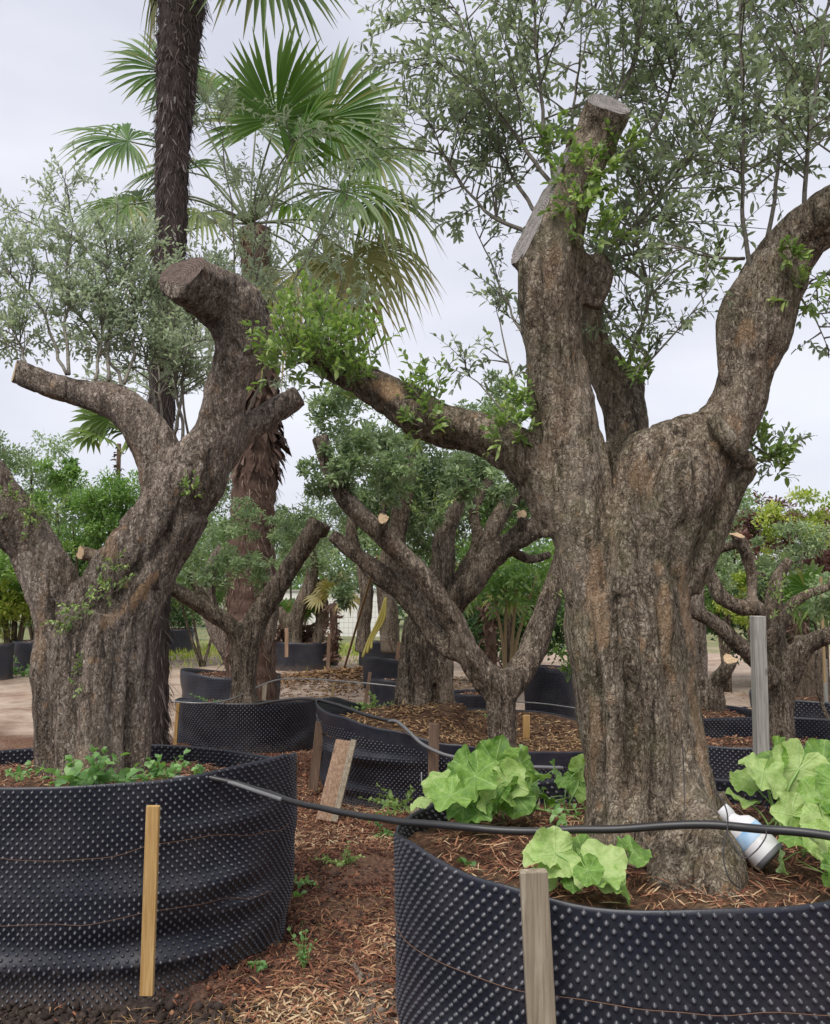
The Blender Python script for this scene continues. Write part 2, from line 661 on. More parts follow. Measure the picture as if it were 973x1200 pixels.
YELG = leaf_mat('yellow_green_leaf', [(0, (.10, .15, .03)), (.5, (.25, .30, .06)), (1, (.45, .42, .10))], (.35, .4, .15), .4)
PURP = leaf_mat('purple_leaf', [(0, (.05, .022, .028)), (.6, (.15, .065, .07)), (1, (.3, .17, .14))], (.2, .11, .11), .3)
TWIG = NT('twig_bark')
TWIG = TWIG.done(TWIG.bsdf(TWIG.ramp(TWIG.noise(obj_co(TWIG), 60), [(.3, (.10, .085, .065)), (.7, (.25, .225, .18))]), .8))


def palm_mat(name, base, tip, dead):
    t = NT(name)
    r = t.attr('tt')
    d = t.attr('dead')
    n = t.noise(obj_co(t), 9, 3)
    c = t.mix(t.ramp(r, [(.45, (0, 0, 0)), (1, (1, 1, 1))]), base, tip)
    c = t.mix(t.math('ADD', d, t.math('MULTIPLY', t.ramp(t.math('MULTIPLY', r, n), [(.45, (0, 0, 0)), (.62, (1, 1, 1))]), .5), True), c, dead)
    c = t.mix(t.math('MULTIPLY', t.attr('rnd'), .5), c, t.mix(1.0, c, (.45, .5, .45), 'MULTIPLY'))
    p = t.bsdf(c, .45, None, .45)
    tr = t.n('ShaderNodeBsdfTranslucent')
    t.l(t.mix(1.0, c, (1.3, 1.5, .6), 'MULTIPLY'), tr.inputs['Color'])
    ms = t.n('ShaderNodeMixShader', i_0=.3)
    t.l(p, ms.inputs[1])
    t.l(tr.outputs[0], ms.inputs[2])
    return t.done(ms.outputs[0])


PALM = palm_mat('palm_frond', (.10, .2, .035), (.2, .28, .1), (.46, .34, .15))


def fibre_mat(name, stops, sc_=60):
    t = NT(name)
    co = obj_co(t)
    r = t.attr('rnd')
    n = t.noise(t.scale(co, (1, 1, .15)), sc_, 5, .65)
    f = t.math('ADD', t.math('MULTIPLY', r, .5), t.math('MULTIPLY', n, .5))
    c = t.ramp(f, stops)
    return t.done(t.bsdf(c, .85, t.bump(n, .6, .01), .2))


FIBRE = fibre_mat('dark_palm_fibre', [(.2, (.03, .022, .02)), (.5, (.085, .064, .058)), (.8, (.22, .175, .155))])
FIBRE_B = fibre_mat('red_brown_palm_fibre', [(.2, (.045, .026, .02)), (.5, (.14, .088, .066)), (.8, (.32, .235, .185))])
STUB = fibre_mat('grey_palm_stub', [(.2, (.12, .10, .09)), (.6, (.28, .25, .23)), (.9, (.42, .39, .36))])


def plastic(name, col, rough=.38, studs=False, dust=.3):
    t = NT(name)
    co = obj_co(t)
    n = t.noise(co, 5, 5, .6)
    c = t.mix(t.math('MULTIPLY', t.ramp(n, [(.42, (0, 0, 0)), (.75, (1, 1, 1))]), dust), col, (.10, .09, .085))
    sz = t.n('ShaderNodeSeparateXYZ')
    t.l(co, sz.inputs[0])
    md = t.math('SUBTRACT', t.math('ADD', t.math('MULTIPLY', t.noise(co, 14, 5, .7), .5), -.08), t.math('MULTIPLY', sz.outputs[2], 1.1))
    md = t.ramp(md, [(.02, (0, 0, 0)), (.22, (.75, .75, .75))])
    c = t.mix(md, c, (.15, .11, .085))
    spl = t.ramp(t.noise(co, 55, 3, .6), [(.66, (0, 0, 0)), (.72, (.45, .45, .45))])
    c = t.mix(spl, c, (.13, .115, .105))
    rgh = t.math('ADD', t.math('ADD', t.math('MULTIPLY', n, .3), rough - .12), t.math('MULTIPLY', md, .4))
    nrm = t.bump(t.noise(co, 25, 3), .25, .01)
    if studs:
        u = t.attr('suv', True)
        v = t.voro(u, 1.0, 'F1', 'Distance', 0.0)
        dots = t.ramp(v, [(.12, (1, 1, 1)), (.36, (0, 0, 0))])
        nrm = t.bump(dots, 1.0, .012, nrm)
    return t.done(t.bsdf(c, rgh, nrm, .5))


PLAS = plastic('black_pot_plastic', (.015, .017, .028), .40)
PLAS_IN = plastic('black_pot_plastic_inner', (.012, .012, .017), .45)
PLAS_T = NT('stud_plastic_tip_glint')
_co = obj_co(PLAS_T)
PLAS_T = PLAS_T.done(PLAS_T.bsdf(PLAS_T.mix(PLAS_T.math('MULTIPLY', PLAS_T.attr('tip'), .85), (.014, .015, .024), PLAS_T.ramp(PLAS_T.noise(_co, 3, 3), [(.3, (.05, .05, .06)), (.7, (.15, .145, .155))])), .35, None, .5))  # paler stud tips: sky glint put into the base colour
PLAS_M = plastic('black_pot_plastic_dimpled', (.016, .018, .03), .38, True)


def wood_mat(name, c1, c2, c3, sc_=1.0):
    t = NT(name)
    co = obj_co(t)
    g = t.scale(co, (1, 1, .06))
    n = t.noise(g, 70 * sc_, 5, .6, .5)
    n2 = t.noise(co, 4, 4, .6)
    c = t.ramp(n, [(.3, c1), (.55, c2), (.75, c3)])
    c = t.mix(t.math('MULTIPLY', t.ramp(n2, [(.5, (0, 0, 0)), (.75, (1, 1, 1))]), .5), c, c1)
    kn = t.voro(t.scale(co, (1, 1, .4)), 9, 'F1')
    c = t.mix(t.ramp(kn, [(.07, (.6, .6, .6)), (.13, (0, 0, 0))]), c, tuple(v * .35 for v in c1))
    return t.done(t.bsdf(c, .75, t.bump(n, .35, .004), .3))


W_YEL = wood_mat('new_stake_wood', (.36, .2, .07), (.52, .33, .13), (.62, .43, .2))
W_GREY = wood_mat('weathered_stake_wood', (.17, .13, .09), (.32, .265, .19), (.45, .39, .3))
W_BRN = wood_mat('brown_stake_wood', (.11, .07, .045), (.2, .13, .09), (.3, .21, .15))
W_PNK = wood_mat('split_board_wood', (.2, .12, .075), (.36, .23, .15), (.5, .37, .26))
W_POST = wood_mat('grey_post', (.22, .21, .18), (.36, .35, .31), (.44, .43, .39))


def flat_mat(name, col, rough=.5, metal=0, ns=20, var=.25):
    t = NT(name)
    n = t.noise(obj_co(t), ns, 4)
    c = t.mix(t.math('MULTIPLY', n, var), col, tuple(v * .45 for v in col))
    return t.done(t.bsdf(c, rough, t.bump(n, .1, .005), .5, metal))


HOSE = flat_mat('black_hose', (.028, .027, .028), .4, var=-.6)
HOSE_G = flat_mat('grey_hose', (.17, .17, .175), .5)
RUST = flat_mat('rusty_wire', (.16, .085, .05), .7)
WIRE = flat_mat('dark_wire', (.04, .035, .035), .5)
STEEL = flat_mat('galvanised_wire', (.35, .35, .34), .4, .6)
STRAP = flat_mat('yellow_strap', (.6, .5, .12), .6)
BAMBOO = flat_mat('bamboo_cane', (.34, .24, .12), .6)
WHITE = flat_mat('white_wall_paint', (.78, .76, .72), .8, ns=1.5, var=.15)
TILE_G = flat_mat('grey_concrete', (.4, .38, .35), .8)

# litter (mulch shreds, straw)
t = NT('mulch_shreds')
LITTER = t.done(t.bsdf(t.ramp(t.attr('rnd'), [(0, (.04, .018, .013)), (.3, (.16, .06, .036)), (.6, (.33, .15, .085)), (.85, (.47, .28, .16)), (1, (.6, .46, .28))]), .85, None, .2))
t = NT('tan_straw_shreds')
LITTER_T = t.done(t.bsdf(t.ramp(t.attr('rnd'), [(0, (.07, .035, .02)), (.35, (.2, .11, .05)), (.7, (.36, .22, .10)), (1, (.52, .37, .2))]), .85, None, .2))
t = NT('dark_soil_crumbs')
CRUMB = t.done(t.bsdf(t.ramp(t.attr('rnd'), [(0, (.022, .016, .013)), (.6, (.07, .05, .042)), (1, (.2, .16, .13))]), .9, None, .2))

# soil inside the pots
t = NT('pot_soil')
co = obj_co(t)
n1 = t.noise(co, 30, 6, .7)
n2 = t.noise(co, 5, 3)
c = t.ramp(n1, [(.3, (.025, .014, .01)), (.5, (.09, .045, .028)), (.68, (.22, .13, .075))])
c = t.mix(t.math('MULTIPLY', t.ramp(n2, [(.45, (0, 0, 0)), (.7, (1, 1, 1))]), .4), c, (.2, .15, .09))
SOIL = t.done(t.bsdf(c, .95, t.bump(n1, .9, .03), .2))
# ------------------------------------------------------------------ the ground
def gheight(x, y):
    P = np.stack([x, y, np.zeros_like(x)], -1)
    z = (fbm(P * 1.3, 5, 3) - .5) * .10
    near = np.clip(1 - (y - 8) / 6, 0, 1)
    z = z + (fbm(P * 7, 9, 3) - .5) * .05 * near + (fbm(P * 26, 19, 2) - .5) * .028 * np.clip(1 - (y - 5) / 4, 0, 1)
    for mx_, my_, sx, sy, h in ((-.95, 7.5, .5, .5, .16), (-.35, 5.6, .5, .9, .05), (-2.2, 8.2, .9, .8, .12), (-.9, 14.5, 1.5, 1.2, .22), (1.2, 8.6, .9, .8, .18), (2.6, 9.5, 1.2, 1.0, .1)):
        z = z + h * np.exp(-((x - mx_) / sx) ** 2 - ((y - my_) / sy) ** 2)
    return z


def grid_axis(segs):
    out = [segs[0][0]]
    for a, b, st in segs:
        n = max(1, int(round((b - a) / st)))
        out += list(np.linspace(a, b, n + 1)[1:])
    return np.array(out)


gx = grid_axis([(-120, -30, 15), (-30, -8, 1.0), (-8, -2.6, .12), (-2.6, 1.4, .022), (1.4, 8, .12), (8, 30, 1.0), (30, 120, 15)])
gy = grid_axis([(-30, -2, 4), (-2, 1.5, .3), (1.5, 6.2, .022), (6.2, 12, .06), (12, 34, .35), (34, 60, 3), (60, 220, 20)])
GX, GY = np.meshgrid(gx, gy, indexing='ij')
GZ = gheight(GX, GY)
V = np.stack([GX, GY, GZ], -1).reshape(-1, 3)
i, j = np.meshgrid(np.arange(len(gx) - 1), np.arange(len(gy) - 1), indexing='ij')
m_ = len(gy)
Q = np.stack([i * m_ + j, (i + 1) * m_ + j, (i + 1) * m_ + j + 1, i * m_ + j + 1], -1).reshape(-1, 4)
nn = fbm(V * np.array([.8, .8, 0]), 31, 4) - .5
sand = np.clip((V[:, 1] + nn * 5 - 9.0 + np.clip(V[:, 0] + 1.0, 0, 4) * .35) / 1.2, 0, 1)
grass = np.clip((V[:, 1] + nn * 8 - 21.0) / 2.5, 0, 1)
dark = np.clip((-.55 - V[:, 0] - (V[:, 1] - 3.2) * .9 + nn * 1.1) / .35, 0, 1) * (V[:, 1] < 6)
stony = np.clip(1 - np.hypot((V[:, 0] + .12) / .22, (V[:, 1] - 3.35) / .45) + nn * 1.0, 0, 1)
gm = MB()
gm.add(V, [Q], sand=sand, grass=grass, dark=dark, stony=stony)
t = NT('ground_earth')
co = obj_co(t)
n1 = t.noise(co, 38, 6, .7)
n2 = t.noise(co, 4, 4, .6)
nf = t.noise(co, 3.0, 6, .65)
mul = t.ramp(n1, [(.28, (.03, .016, .012)), (.48, (.12, .06, .04)), (.68, (.28, .16, .10))])
mul = t.mix(t.ramp(n2, [(.45, (0, 0, 0)), (.7, (.6, .6, .6))]), mul, (.16, .10, .06))
snd = t.ramp(nf, [(.3, (.30, .22, .17)), (.55, (.44, .34, .265)), (.75, (.54, .44, .34))])
snd = t.mix(t.ramp(t.noise(co, 1.1, 5, .7), [(.5, (0, 0, 0)), (.66, (.75, .75, .75))]), snd, (.22, .13, .085))
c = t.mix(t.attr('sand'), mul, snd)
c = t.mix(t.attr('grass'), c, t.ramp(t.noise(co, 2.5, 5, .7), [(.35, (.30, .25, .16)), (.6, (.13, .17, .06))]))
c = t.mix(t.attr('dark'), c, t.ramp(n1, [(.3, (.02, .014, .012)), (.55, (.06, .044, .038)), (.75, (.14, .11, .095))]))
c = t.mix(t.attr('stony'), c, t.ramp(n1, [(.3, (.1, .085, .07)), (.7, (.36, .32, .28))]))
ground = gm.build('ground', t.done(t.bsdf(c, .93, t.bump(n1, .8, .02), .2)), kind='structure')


def litter(mb, P, g=rng, L=(.02, .08), W=(.0015, .005), tilt=.35, lo=0, hi=1):
    n = len(P)
    az = g.uniform(0, 2 * PI, n)
    D = np.stack([np.cos(az), np.sin(az), g.normal(size=n) * tilt], -1)
    N = norm(np.array([0, 0, 1.0]) + rdir(n, g) * .5)
    leaves(mb, P, D, N, g.uniform(L[0], L[1], n), g.uniform(W[0], W[1], n), lo + (hi - lo) * g.random(n) ** 1.1, curl=.25, fold=.1)


def crumbs(mb, P, S, g=rng, rn=None):
    n = len(P)
    tp = np.array([(1, 0, 0), (-1, 0, 0), (0, 1, 0), (0, -1, 0), (0, 0, 1), (0, 0, -1)], float)
    V = P[:, None, :] + tp[None] * S[:, None, None] * g.uniform(.5, 1.2, (n, 6, 1)) + g.normal(size=(n, 6, 3)) * S[:, None, None] * .25
    f = np.array([(0, 2, 4), (2, 1, 4), (1, 3, 4), (3, 0, 4), (2, 0, 5), (1, 2, 5), (3, 1, 5), (0, 3, 5)])
    Fq = ((np.arange(n) * 6)[:, None, None] + f[None]).reshape(-1, 3)
    mb.add(V.reshape(-1, 3), [Fq], rnd=np.repeat(g.random(n) if rn is None else rn, 6))


def on_ground(x, y, up=.004):
    return np.stack([x, y, gheight(x, y) + up], -1)


lm = MB()
n = 60000
x = rng.uniform(-1.4, 1.0, n)
y = 2.6 + rng.random(n) ** 1.2 * 5.6
k = fbm(np.stack([x * 3, y * 3, x * 0], -1), 77, 3) > .30
k &= ~((x < -.50 - (y - 3.2) * .8) & (y < 4.2) & (rng.random(n) < .9))
P = on_ground(x[k], y[k])
P[:, 2] += rng.random(len(P)) * .012
rn_ = fbm(P * 2.2, 41, 3)
nn_ = len(P)
az = rng.uniform(0, 2 * PI, nn_)
D = np.stack([np.cos(az), np.sin(az), rng.normal(size=nn_) * .35], -1)
leaves(lm, P, D, norm(np.array([0, 0, 1.0]) + rdir(nn_) * .5), rng.uniform(.015, .075, nn_), rng.uniform(.002, .010, nn_), np.clip((rn_ - .5) * 1.6 + rng.random(nn_) * .8, 0, 1), curl=.25, fold=.1)
n = 5000
x = rng.uniform(-1.0, .6, n)
y = rng.uniform(3.2, 7.6, n)
k = fbm(np.stack([x * 2.5, y * 2.5, x * 0], -1), 78, 3) > .45
P = on_ground(x[k], y[k], .004)
crumbs(lm, P, .004 + .014 * rng.random(len(P)) ** 3, rn=rng.uniform(.0, .75, len(P)))
o = lm.build('bark_mulch', LITTER)
tag(o, 'shredded reddish brown bark mulch strewn on the ground between the two big black containers', 'mulch', kind='stuff')
lm = MB()
n = 500
x = rng.uniform(-1.8, -.6, n)
y = 3.15 + rng.random(n) * .3
crumbs(lm, on_ground(x, y), .006 + .022 * rng.random(n) ** 2, rn=rng.uniform(0, .6, n))
n = 9000
x = rng.uniform(-1.8, .0, n)
y = rng.uniform(2.9, 5.0, n)
P = on_ground(x, y, .0)
crumbs(lm, P, .002 + .012 * rng.random(n) ** 4)
n = 260
x = rng.normal(-.1, .13, n)
y = rng.normal(3.3, .25, n)
crumbs(lm, on_ground(x, y), .004 + .022 * rng.random(n) ** 2.5, rn=rng.uniform(.7, 1, n))
o = lm.build('soil_crumbs', CRUMB)
tag(o, 'dark crumbled soil and little stones in front of the left container', 'soil', kind='stuff')
# straw in front of the left pot
lm = MB()
n = 2600
x = rng.normal(-.62, .26, n)
y = rng.normal(3.12, .12, n)
litter(lm, on_ground(x, y, .01), L=(.03, .11), W=(.001, .003), tilt=.2, lo=.45)
n = 900
x = rng.uniform(-.75, -.1, n)
y = rng.uniform(3.2, 4.6, n)
litter(lm, on_ground(x, y, .012), L=(.03, .11), W=(.001, .003), tilt=.2, lo=.5)
tag(lm.build('straw', LITTER_T), 'pale dry straw wisps lying near the foot of the left stake', 'straw', kind='stuff')
lm = MB()
n = 6000
x = rng.uniform(-3.5, 6, n)
y = rng.uniform(8.5, 17, n)
k = fbm(np.stack([x, y, x * 0], -1), 3, 3) > .5
litter(lm, on_ground(x[k], y[k]), L=(.04, .16), W=(.008, .03), tilt=.25, lo=.1)
n = 5000
x = rng.normal(-.9, .9, n)
y = rng.normal(14.3, .8, n)
litter(lm, on_ground(x, y, .02), L=(.05, .18), W=(.01, .035), tilt=.4, lo=0, hi=.7)
n = 6000
x = rng.normal(1.35, .6, n)
y = rng.normal(8.6, .6, n)
litter(lm, on_ground(x, y, .02), L=(.04, .12), W=(.006, .02), tilt=.4, lo=.2)
tag(lm.build('woodchip_litter', LITTER_T), 'tan wood chip litter scattered over the sandy path behind the containers', 'litter', kind='stuff')
# ------------------------------------------------------------------ containers
STUD_P, ROW_P = .0355, .0178


def container(name, label, cx, cy, rx, ry, rim, base_z=-.03, soil=None, mound=.05, mat=PLAS, studs='cone', fold=.02, seed=1, group=None,
              squash=0.0, taper=.97, band=.0, spitch=1.0, nth=220, nz=34, litter_n=0, lit_mat=None, sides=5, sm=None, th=.006, bulges=()):
    root = thing(name, label, 'container', (cx, cy, 0), group)
    rim = np.array(sorted(rim), float)
    ra = np.concatenate([rim[:, 0] - 360, rim[:, 0], rim[:, 0] + 360])
    rz = np.tile(rim[:, 1], 3)

    def ztop(th_):
        d = (np.degrees(th_)) % 360
        # smooth interpolation
        k = np.searchsorted(ra, d) - 1
        f = (d - ra[k]) / (ra[k + 1] - ra[k])
        f = f * f * (3 - 2 * f)
        return rz[k] * (1 - f) + rz[k + 1] * f

    def surf(th_, v, off=0.0):
        zt = ztop(th_)
        z = base_z + v * (zt - base_z)
        P = np.stack([np.cos(th_) * 1.6, np.sin(th_) * 1.6, z * 3.2], -1)
        d = (fbm(P + seed * 7.3, seed, 3) - .5) * 2 * fold * (1.35 - .8 * v)
        P2 = np.stack([np.cos(th_) * .9, np.sin(th_) * .9, z * 9.0 + np.cos(th_ * 2 + seed) * 1.2], -1)
        d = d + (noise(P2 + seed * 3.1, seed + 5) - .5) * fold * 1.5 * np.clip(1.15 - v, 0, 1)
        for (a0, z0, wa, wz, h) in bulges:
            da = (np.degrees(th_) - a0 + 180) % 360 - 180
            d = d + h * np.exp(-(da / wa) ** 2 - ((z - z0) / wz) ** 2)
        sc1 = taper + (1 - taper) * v
        c, s = np.cos(th_), np.sin(th_)
        e = 2.0 / (2.0 + squash)
        X = np.sign(c) * np.abs(c) ** e * rx * sc1
        Yy = np.sign(s) * np.abs(s) ** e * ry * sc1
        nx, ny = c / rx, s / ry
        l = np.sqrt(nx * nx + ny * ny)
        return np.stack([cx + X + (d + off) * nx / l, cy + Yy + (d + off) * ny / l, z + 0 * X], -1)

    T_, Vv = np.meshgrid(np.arange(nth) * 2 * PI / nth, np.linspace(0, 1, nz), indexing='ij')
    # arc-length table
    tt = np.linspace(0, 2 * PI, 721)
    Ps = surf(tt, np.full_like(tt, .6))
    ds = np.linalg.norm(np.diff(Ps[:, :2], axis=0), axis=1)
    s = np.concatenate([[0], np.cumsum(ds)])
    circ = s[-1]
    ncol = int(round(circ / (STUD_P * spitch)))
    # wall: outer and inner sheet joined over the rim
    wall = MB()
    So = surf(T_, Vv)
    Si = surf(T_, Vv, -th)
    sa = np.interp(T_, tt, s) / circ * ncol
    zrow = So[..., 2] / (ROW_P * spitch * 2)
    # 45-degree lattice for bump version
    suv = np.stack([sa + zrow, sa - zrow, 0 * sa], -1)
    A = nth
    i, j = np.meshgrid(np.arange(nth), np.arange(nz - 1), indexing='ij')
    i2 = (i + 1) % nth
    Q = np.stack([i * nz + j, i2 * nz + j, i2 * nz + j + 1, i * nz + j + 1], -1).reshape(-1, 4)
    Qi = Q[:, ::-1] + nth * nz
    ii = np.arange(nth)
    jj = (ii + 1) % nth
    top = nz - 1
    Qr = np.stack([ii * nz + top, jj * nz + top, jj * nz + top + nth * nz, ii * nz + top + nth * nz], -1)
    wall.add(np.vstack([So.reshape(-1, 3), Si.reshape(-1, 3)]), [Q, Qi, Qr], suv=np.vstack([suv.reshape(-1, 3)] * 2))
    wall.build('wall', mat if studs != 'bump' else PLAS_M, root)
    if studs == 'cone':
        st = MB()
        zs = np.arange(base_z + .02, rim[:, 1].max(), ROW_P * spitch)
        ths, vs, sd = [], [], []
        for q, z in enumerate(zs):
            a = np.interp((np.arange(ncol) + (.5 if q % 2 else 0)) % ncol * circ / ncol, s, tt)
            zt = ztop(a)
            ok = z < zt - .006 - band
            a = a[ok]
            ths.append(a)
            vs.append((z - base_z) / (ztop(a) - base_z))
        a = np.concatenate(ths)
        v = np.concatenate(vs)
        hgt = .0095 * spitch
        rb = .0095 * spitch
        for side in ((1,) if soil is None else (1, -1)):
            aa, vv = a, v
            if side == -1:
                zz = base_z + v * (ztop(a) - base_z)
                kk = zz > soil - .02
                aa, vv = a[kk], v[kk]
                if len(aa) == 0:
                    continue
            P = surf(aa, vv, 0 if side == 1 else -th)
            e = .004
            du = surf(aa + e, vv) - surf(aa - e, vv)
            dv = surf(aa, np.clip(vv + e, 0, 1)) - surf(aa, vv - e)
            U = norm(du)
            N = norm(np.cross(du, dv)) * side
            W = np.cross(N, U)
            n = len(P)
            an = np.arange(sides) * 2 * PI / sides + .3
            circle = np.cos(an)[None, :, None] * U[:, None, :] + np.sin(an)[None, :, None] * W[:, None, :]
            V0 = P[:, None, :] - N[:, None, :] * .001 + circle * rb
            V1 = P[:, None, :] + N[:, None, :] * hgt * .75 + circle * rb * .42
            V2 = (P + N * hgt)[:, None, :]
            Vx = np.concatenate([V0, V1, V2], 1)
            m = 2 * sides + 1
            b = (np.arange(n) * m)[:, None]
            fq = []
            ft = []
            for k in range(sides):
                k2 = (k + 1) % sides
                o_ = (k, k2, sides + k2, sides + k)
                tr = (sides + k, sides + k2, 2 * sides)
                if side == -1:
                    o_, tr = o_[::-1], tr[::-1]
                fq.append(b + np.array([o_]))
                ft.append(b + np.array([tr]))
            tip_glint = np.tile(np.array([0] * sides + [.7] * sides + [1.0]), n)  # weight of the painted glint, rising towards each stud's point
            st.add(Vx.reshape(-1, 3), [np.vstack(fq), np.vstack(ft)], tip=tip_glint)
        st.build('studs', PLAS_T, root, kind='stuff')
    if soil is not None:
        so_ = MB()
        nr = 40
        rr = np.linspace(0, 1, nr)
        TH, RR = np.meshgrid(np.arange(nth) * 2 * PI / nth, rr, indexing='ij')
        edge = surf(TH, np.full_like(TH, .9), -th * 1.2)
        X = cx + (edge[..., 0] - cx) * RR
        Yy = cy + (edge[..., 1] - cy) * RR
        PP = np.stack([X, Yy, X * 0], -1)
        Z = soil + mound * (1 - RR ** 2) + (fbm(PP * 9, seed + 50, 4) - .5) * .05
        Z = np.minimum(Z, ztop(TH) - .012 - .0 * RR) if True else Z
        ok = np.stack([X, Yy, Z], -1)
        i, j = np.meshgrid(np.arange(nth), np.arange(nr - 1), indexing='ij')
        i2 = (i + 1) % nth
        so_.add(ok.reshape(-1, 3), [np.stack([i * nr + j, i * nr + j + 1, i2 * nr + j + 1, i2 * nr + j], -1).reshape(-1, 4)])
        so_.build('soil', sm or SOIL, root)
        if litter_n:
            lt = MB()
            a = rng.uniform(0, 2 * PI, litter_n)
            r_ = np.sqrt(rng.random(litter_n)) * (.95 - .05 / min(rx, ry))
            ed = surf(a, np.full_like(a, .9), -th * 1.2)
            X = cx + (ed[:, 0] - cx) * r_
            Yy = cy + (ed[:, 1] - cy) * r_
            PP = np.stack([X, Yy, X * 0], -1)
            Z = soil + mound * (1 - r_ ** 2) + (fbm(PP * 9, seed + 50, 4) - .5) * .05
            Z = np.minimum(Z, ztop(a) - .012)
            PP[:, 2] = Z + .006 + rng.random(litter_n) * .008
            litter(lt, PP, L=(.02, .08), W=(.0015, .005) if cy < 5 else (.004, .014), tilt=.3, hi=1)
            lt.build('mulch', lit_mat or LITTER, root, kind='stuff')
    return root, surf, ztop


BIG = 'black studded root containers'
# left foreground
CL, surfL, ztL = container('tree_container', 'large black studded plastic container round the left foreground olive tree, nearest on the left', -1.56, 4.08, 1.0, .68,
                           [(0, .83), (40, .74), (90, .755), (140, .75), (180, .80), (225, .84), (270, .83), (300, .835), (330, .86), (345, .86)], soil=.655, mound=.08, seed=3, fold=.020, taper=.97, group=BIG,
                           litter_n=5000, nth=420, nz=70, bulges=((258, .15, 20, .04, .035), (300, .22, 30, .045, -.018), (315, .40, 22, .04, .02), (305, .13, 18, .03, .03), (250, .26, 20, .04, -.015), (320, .63, 16, .04, .016), (325, .28, 16, .035, .018)))
# right foreground
CR, surfR, ztR = container('tree_container', 'large black studded plastic container round the right foreground olive tree, nearest on the right', .80, 2.74, .86, .64,
                           [(0, .90), (50, .88), (90, .885), (130, .86), (165, .845), (180, .85), (200, .875), (225, .845), (245, .825), (270, .845), (300, .875), (330, .89)], soil=.785, mound=.05, seed=8, fold=.014, taper=.98, group=BIG,
                           litter_n=7000, nth=420, nz=70, bulges=((250, .35, 14, .2, -.012),))
# middle one behind
CM, surfM, ztM = container('tree_container', 'wide black studded container with a sagging smooth rim holding two olive trunks in the middle', .42, 7.05, 1.22, .98,
                           [(0, .40), (60, .5), (100, .5), (130, .56), (160, .68), (185, .70), (215, .66), (240, .60), (262, .52), (285, .46), (320, .42)], soil=.49, mound=.17, seed=12, fold=.03, taper=.97, group=BIG,
                           litter_n=5000, nth=240, nz=40, band=.09, sides=4, lit_mat=LITTER_T, bulges=((225, .38, 24, .035, .04), (215, .13, 20, .04, .04)))
# left middle (small olive)
CS, surfS, ztS = container('tree_container', 'black studded container of the small forked olive, behind the left foreground container', -1.68, 8.75, .72, .62,
                           [(0, .50), (60, .40), (120, .40), (180, .50), (235, .545), (270, .53), (305, .53)], soil=.41, mound=.05, seed=15, fold=.025, taper=.93, group=BIG, nth=160, nz=24, sides=4, litter_n=1500, spitch=1.1)
CT, _, _ = container('tree_container', 'black container of the shaggy palm, just behind the small forked olive', -2.32, 10.9, .62, .6,
                     [(0, .52), (90, .5), (180, .60), (270, .55), (225, .60), (310, .5)], soil=.5, mound=.03, seed=18, studs='bump', fold=.03, group=BIG, nth=120, nz=16, litter_n=600)
# right middle
CRM, _, _ = container('tree_container', 'black studded container behind the right squash plant, holding the many branched pruned olive', 2.75, 6.5, 1.0, .78,
                      [(0, .55), (60, .54), (90, .53), (180, .50), (225, .53), (270, .58), (320, .6)], soil=.36, mound=.05, seed=22, fold=.03, group=BIG, nth=200, nz=30, sides=4, litter_n=2500)
CRB, _, _ = container('tree_container', 'black studded container at the right edge behind the pruned olive', 4.7, 9.2, 1.1, .8,
                      [(0, .5), (90, .5), (180, .5), (270, .48)], soil=.42, mound=.05, seed=23, fold=.03, group=BIG, nth=120, nz=20, sides=4, litter_n=800, spitch=1.3)
CRC, _, _ = container('tree_container', 'low black container of the small stubby olive right of the large trunk', 2.8, 8.5, .5, .5,
                      [(0, .42), (90, .42), (180, .44), (270, .38)], soil=.34, mound=.08, seed=25, studs='bump', fold=.03, group=BIG, nth=90, nz=14, litter_n=700)
# far ones
FAR = 'far black containers'


def farpot(label, px0, px1, ytop, ybot, seed, ribs=False, soil=True, ell=.8, group=FAR, name='tree_container', skew=0.0):
    Y = EYE * F / (ybot - 690.0)
    r = (px1 - px0) / 2 * mpp(Y)
    c = at((px0 + px1) / 2, ybot, Y)
    zt = EYE - (ytop - 690) * mpp(Y)
    g0 = float(gheight(np.array([c[0]]), np.array([Y]))[0])
    return container(name, label, c[0], Y + r * ell, r, r * ell, [(0, zt - skew), (120, zt), (240, zt + skew), (300, zt)], base_z=g0 - .05, soil=zt - .05 if soil else None, mound=.03,
                     seed=seed, studs='bump' if not ribs else 'none', fold=.02, nth=72, nz=12, taper=.94, litter_n=300, group=group)


farpot('plain black container beneath the far stubby olive, in front of the white wall', 312, 384, 753, 784, 31, skew=.02)
farpot('narrow black container beside the far stubby olive, next to the small dry palm', 383, 396, 742, 778, 32)
farpot('black container with a yellow strap hanging over it, farthest of the centre pile', 419, 470, 752, 786, 33, skew=.03)
farpot('tilted black container just left of the thick ribbed trunk, middle of the centre pile', 424, 480, 773, 812, 34, skew=.06)
farpot('folded black container with pale sheen just left of the thick ribbed trunk', 432, 486, 797, 832, 35, skew=.03)
farpot('low black container seen between the ribbed trunk and the small forked trunk', 528, 600, 812, 846, 36)
farpot('tall round black tub standing left of the right foreground trunk', 619, 684, 783, 855, 37, ell=1.0, skew=.02)
farpot('black nursery pot at the left edge, right of its twin', 6, 48, 751, 790, 38, ell=1.0, group='nursery pots at the left edge', name='plant_pot')
farpot('black nursery pot cut by the left edge of the photo', -22, 7, 754, 797, 39, ell=1.0, group='nursery pots at the left edge', name='plant_pot')
farpot('black nursery pot of the dark round bush behind the left trunk', 188, 222, 737, 764, 40, ell=1.0, name='plant_pot')
farpot('black pot just left of the grey upright post', 874, 900, 829, 872, 41, ell=1.0, name='plant_pot')
farpot('dark container under the palm with tan stem in the centre background', 560, 584, 757, 800, 42, ell=1.0, name='plant_pot')
